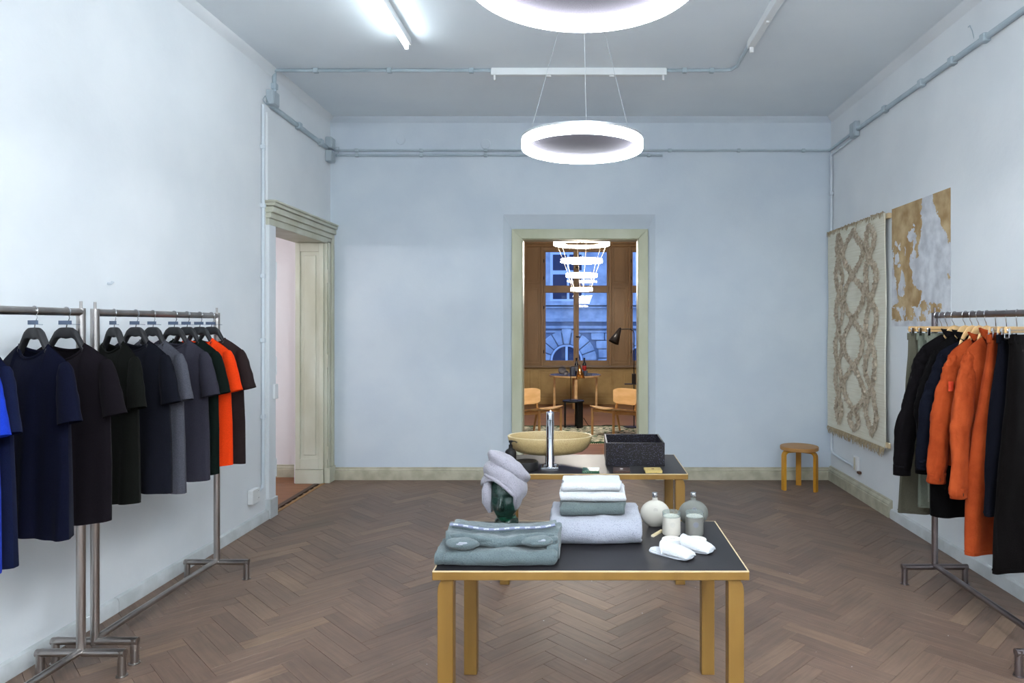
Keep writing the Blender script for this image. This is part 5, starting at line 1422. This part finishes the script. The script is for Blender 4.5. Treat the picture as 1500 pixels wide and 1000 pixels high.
for lab, px, y, lm in (('dark wine bottle with a pale label on the round table', 844.5, 13.40, S(120, 122, 128)), ('dark wine bottle with a red label on the round table', 856.0, 13.42, S(176, 36, 34))):
    t = thing('wine_bottle', lab, 'bottle', ((px - PX) * y / F, y, .72))
    obj('bottle_glass', MB().lathe([(0, 0), (.038, 0), (.040, .006), (.040, .18), (.034, .205), (.017, .235), (.0145, .30), (.017, .302), (.017, .318), (0, .318)], 28), bg, t)
    obj('label', MB().lathe([(.0405, .06), (.041, .061), (.041, .165), (.0405, .166)], 28, cap=False), M('bottle_label', lm, .6), t)
    obj('capsule', MB().lathe([(.0155, .255), (.0165, .258), (.0178, .318), (0, .3195)], 20), black_metal, t)
gl_m = M('smoky_tumbler_glass', S(150, 160, 180), .1, trans=.6, ior=1.3)
for lab, px, y, R, hh in (('smoky glass jug, largest of the glasses on the round table', 838.5, 13.2, .055, .15), ('smoky tumbler behind the brass lamp shade', 851.5, 13.05, .042, .11), ('smoky tumbler in front of the red labelled bottle', 858.0, 13.1, .038, .085), ('low smoky glass dish at the edge of the round table', 863.0, 13.0, .05, .045)):
    o = obj('glass', MB().lathe([(0, 0), (R * .9, 0), (R * .95, .004), (R, hh), (R - .004, hh), (R * .88, .012), (0, .012)], 24), gl_m); o.location = ((px - PX) * y / F, y, .72); tag(o, lab, 'glass', 'glassware on the round table')
# rug with green and white weave
rug2 = M('green_white_weave', S(36, 54, 38), .95); nt = rug2.node_tree
tc = nt.nodes.new('ShaderNodeTexCoord'); mp = nt.nodes.new('ShaderNodeMapping'); mp.inputs['Scale'].default_value = (9, 20, 1)
n_ = nt.nodes.new('ShaderNodeTexNoise'); n_.inputs['Scale'].default_value = 1.3; n_.inputs['Detail'].default_value = 4
cr_ = nt.nodes.new('ShaderNodeValToRGB'); cr_.color_ramp.interpolation = 'CONSTANT'
cr_.color_ramp.elements[0].color = S(40, 84, 52); cr_.color_ramp.elements[1].color = S(222, 218, 196); cr_.color_ramp.elements[1].position = .485
e = cr_.color_ramp.elements.new(.455); e.color = S(30, 34, 30)
nt.links.new(tc.outputs['Object'], mp.inputs['Vector']); nt.links.new(mp.outputs[0], n_.inputs['Vector']); nt.links.new(n_.outputs['Fac'], cr_.inputs[0]); nt.links.new(cr_.outputs[0], nt.nodes['Principled BSDF'].inputs['Base Color'])
lr = thing('woven_rug', 'green and white patterned rug under the lounge chairs', 'rug', (-.1, 9.70, 0))
obj('rug_pile', MB().grid(lambda u, v: (-1.35 + 2.7 * u, 1.62 * v, .010 + .002 * math.sin(u * 40) * math.sin(v * 30)), 30, 20).box(-1.35, 1.35, 0, 1.62, 0.0005, .009), rug2, lr)
obj('border', MB().box(-1.36, 1.36, -.01, .07, .0005, .0125).box(-1.36, 1.36, 1.56, 1.63, .0005, .0125), M('green_border', S(42, 92, 56), .95, col2=S(34, 66, 42), ns=30), lr)
fg2 = MB(); rr_ = random.Random(4)
for i in range(90):
    x = -1.35 + 2.7 * i / 89; fg2.box(x - .008, x + .008, -.055 + rr_.uniform(-.01, .01), -.008, .001, .006)
o = obj('fringe', fg2, M('cream_fringe', S(206, 200, 176), .9), lr, smooth=0); o['kind'] = 'stuff'
# black side table with the brass lamp
sdt = thing('side_table', 'small black round side table on three slab legs in the lounge', 'side table', (-.147, 11.15, RT - .001))
obj('table_top', MB().lathe([(0, .418), (.174, .418), (.178, .421), (.178, .436), (.174, .440), (0, .440)], 44), bm_black, sdt)
for a in (180, -38, 52):
    a = math.radians(a); ca, sa = math.cos(a), math.sin(a)
    obj('slab_leg', MB().cbox((.135 * ca, .135 * sa, .21), (.03, .135, .42), a), bm_black, sdt, bevel=.006)
brass = M('brushed_brass', S(206, 160, 104), .22, 1.0)
def cone(mb, apex, base, r0, r1, seg=32):
    return mb.tube([apex, base], [r0, r1], seg, caps=False)
tl = thing('table_lamp', 'small black table lamp with a brass cone shade on the side table', 'lamp', (-.165, 11.15, RT + .439))
obj('lamp_base', MB().lathe([(0, 0), (.075, 0), (.077, .003), (.075, .010), (0, .011)], 36, (.03, 0, 0)), black_metal, tl)
obj('stem', MB().tube([(-.025, 0, .005), (-.025, 0, .525), (-.015, 0, .548), (.01, 0, .555), (.11, 0, .555)], .0065, 10), black_metal, tl)
o = obj('lamp_shade', MB().tube([(.115, 0, .575), (.135, -.02, .355)], [.018, .075], 32, caps=False), brass, tl); md = o.modifiers.new('t', 'SOLIDIFY'); md.thickness = .002
obj('shade_cap', MB().tube([(.114, .001, .586), (.1155, 0, .572)], [.008, .018], 20), black_metal, tl)
fl = thing('floor_lamp', 'black floor lamp with a cone shade leaning over the oak chair', 'lamp', (.845, 11.16, RT - .002))
obj('lamp_base', MB().lathe([(0, 0), (.115, 0), (.118, .003), (.115, .012), (0, .014)], 40, (-.04, 0, 0)), black_metal, fl)
obj('stem', MB().tube([(0, 0, .01), (0, 0, 1.53), (-.012, 0, 1.575), (-.05, 0, 1.60), (-.10, 0, 1.605), (-.235, 0, 1.60)], .009, 12), black_metal, fl)
o = obj('lamp_shade', MB().tube([(-.225, 0, 1.615), (-.335, -.05, 1.385)], [.022, .088], 36, caps=False), black_metal, fl); md = o.modifiers.new('t', 'SOLIDIFY'); md.thickness = .002
obj('shade_cap', MB().tube([(-.220, .002, 1.627), (-.226, 0, 1.612)], [.010, .022], 20), black_metal, fl)
obj('control_box', MB().box(-.035, .030, -.03, .03, .71, .875), black_metal, fl, bevel=.006)
obj('small_shelf', MB().box(-.155, .05, -.06, .06, .700, .712), black_metal, fl, bevel=.003)
cb = obj('power_cord', MB().tube([(-.04 + .78, 11.14, RT + .006), (.62, 11.32, .006), (.40, 11.45, .006), (.22, 11.25, .006), (.10, 11.30, .02), (.02, 11.27, .15)], .005, 8), black_metal); tag(cb, 'thin black cord trailing across the lounge floor to the side table', 'cord')
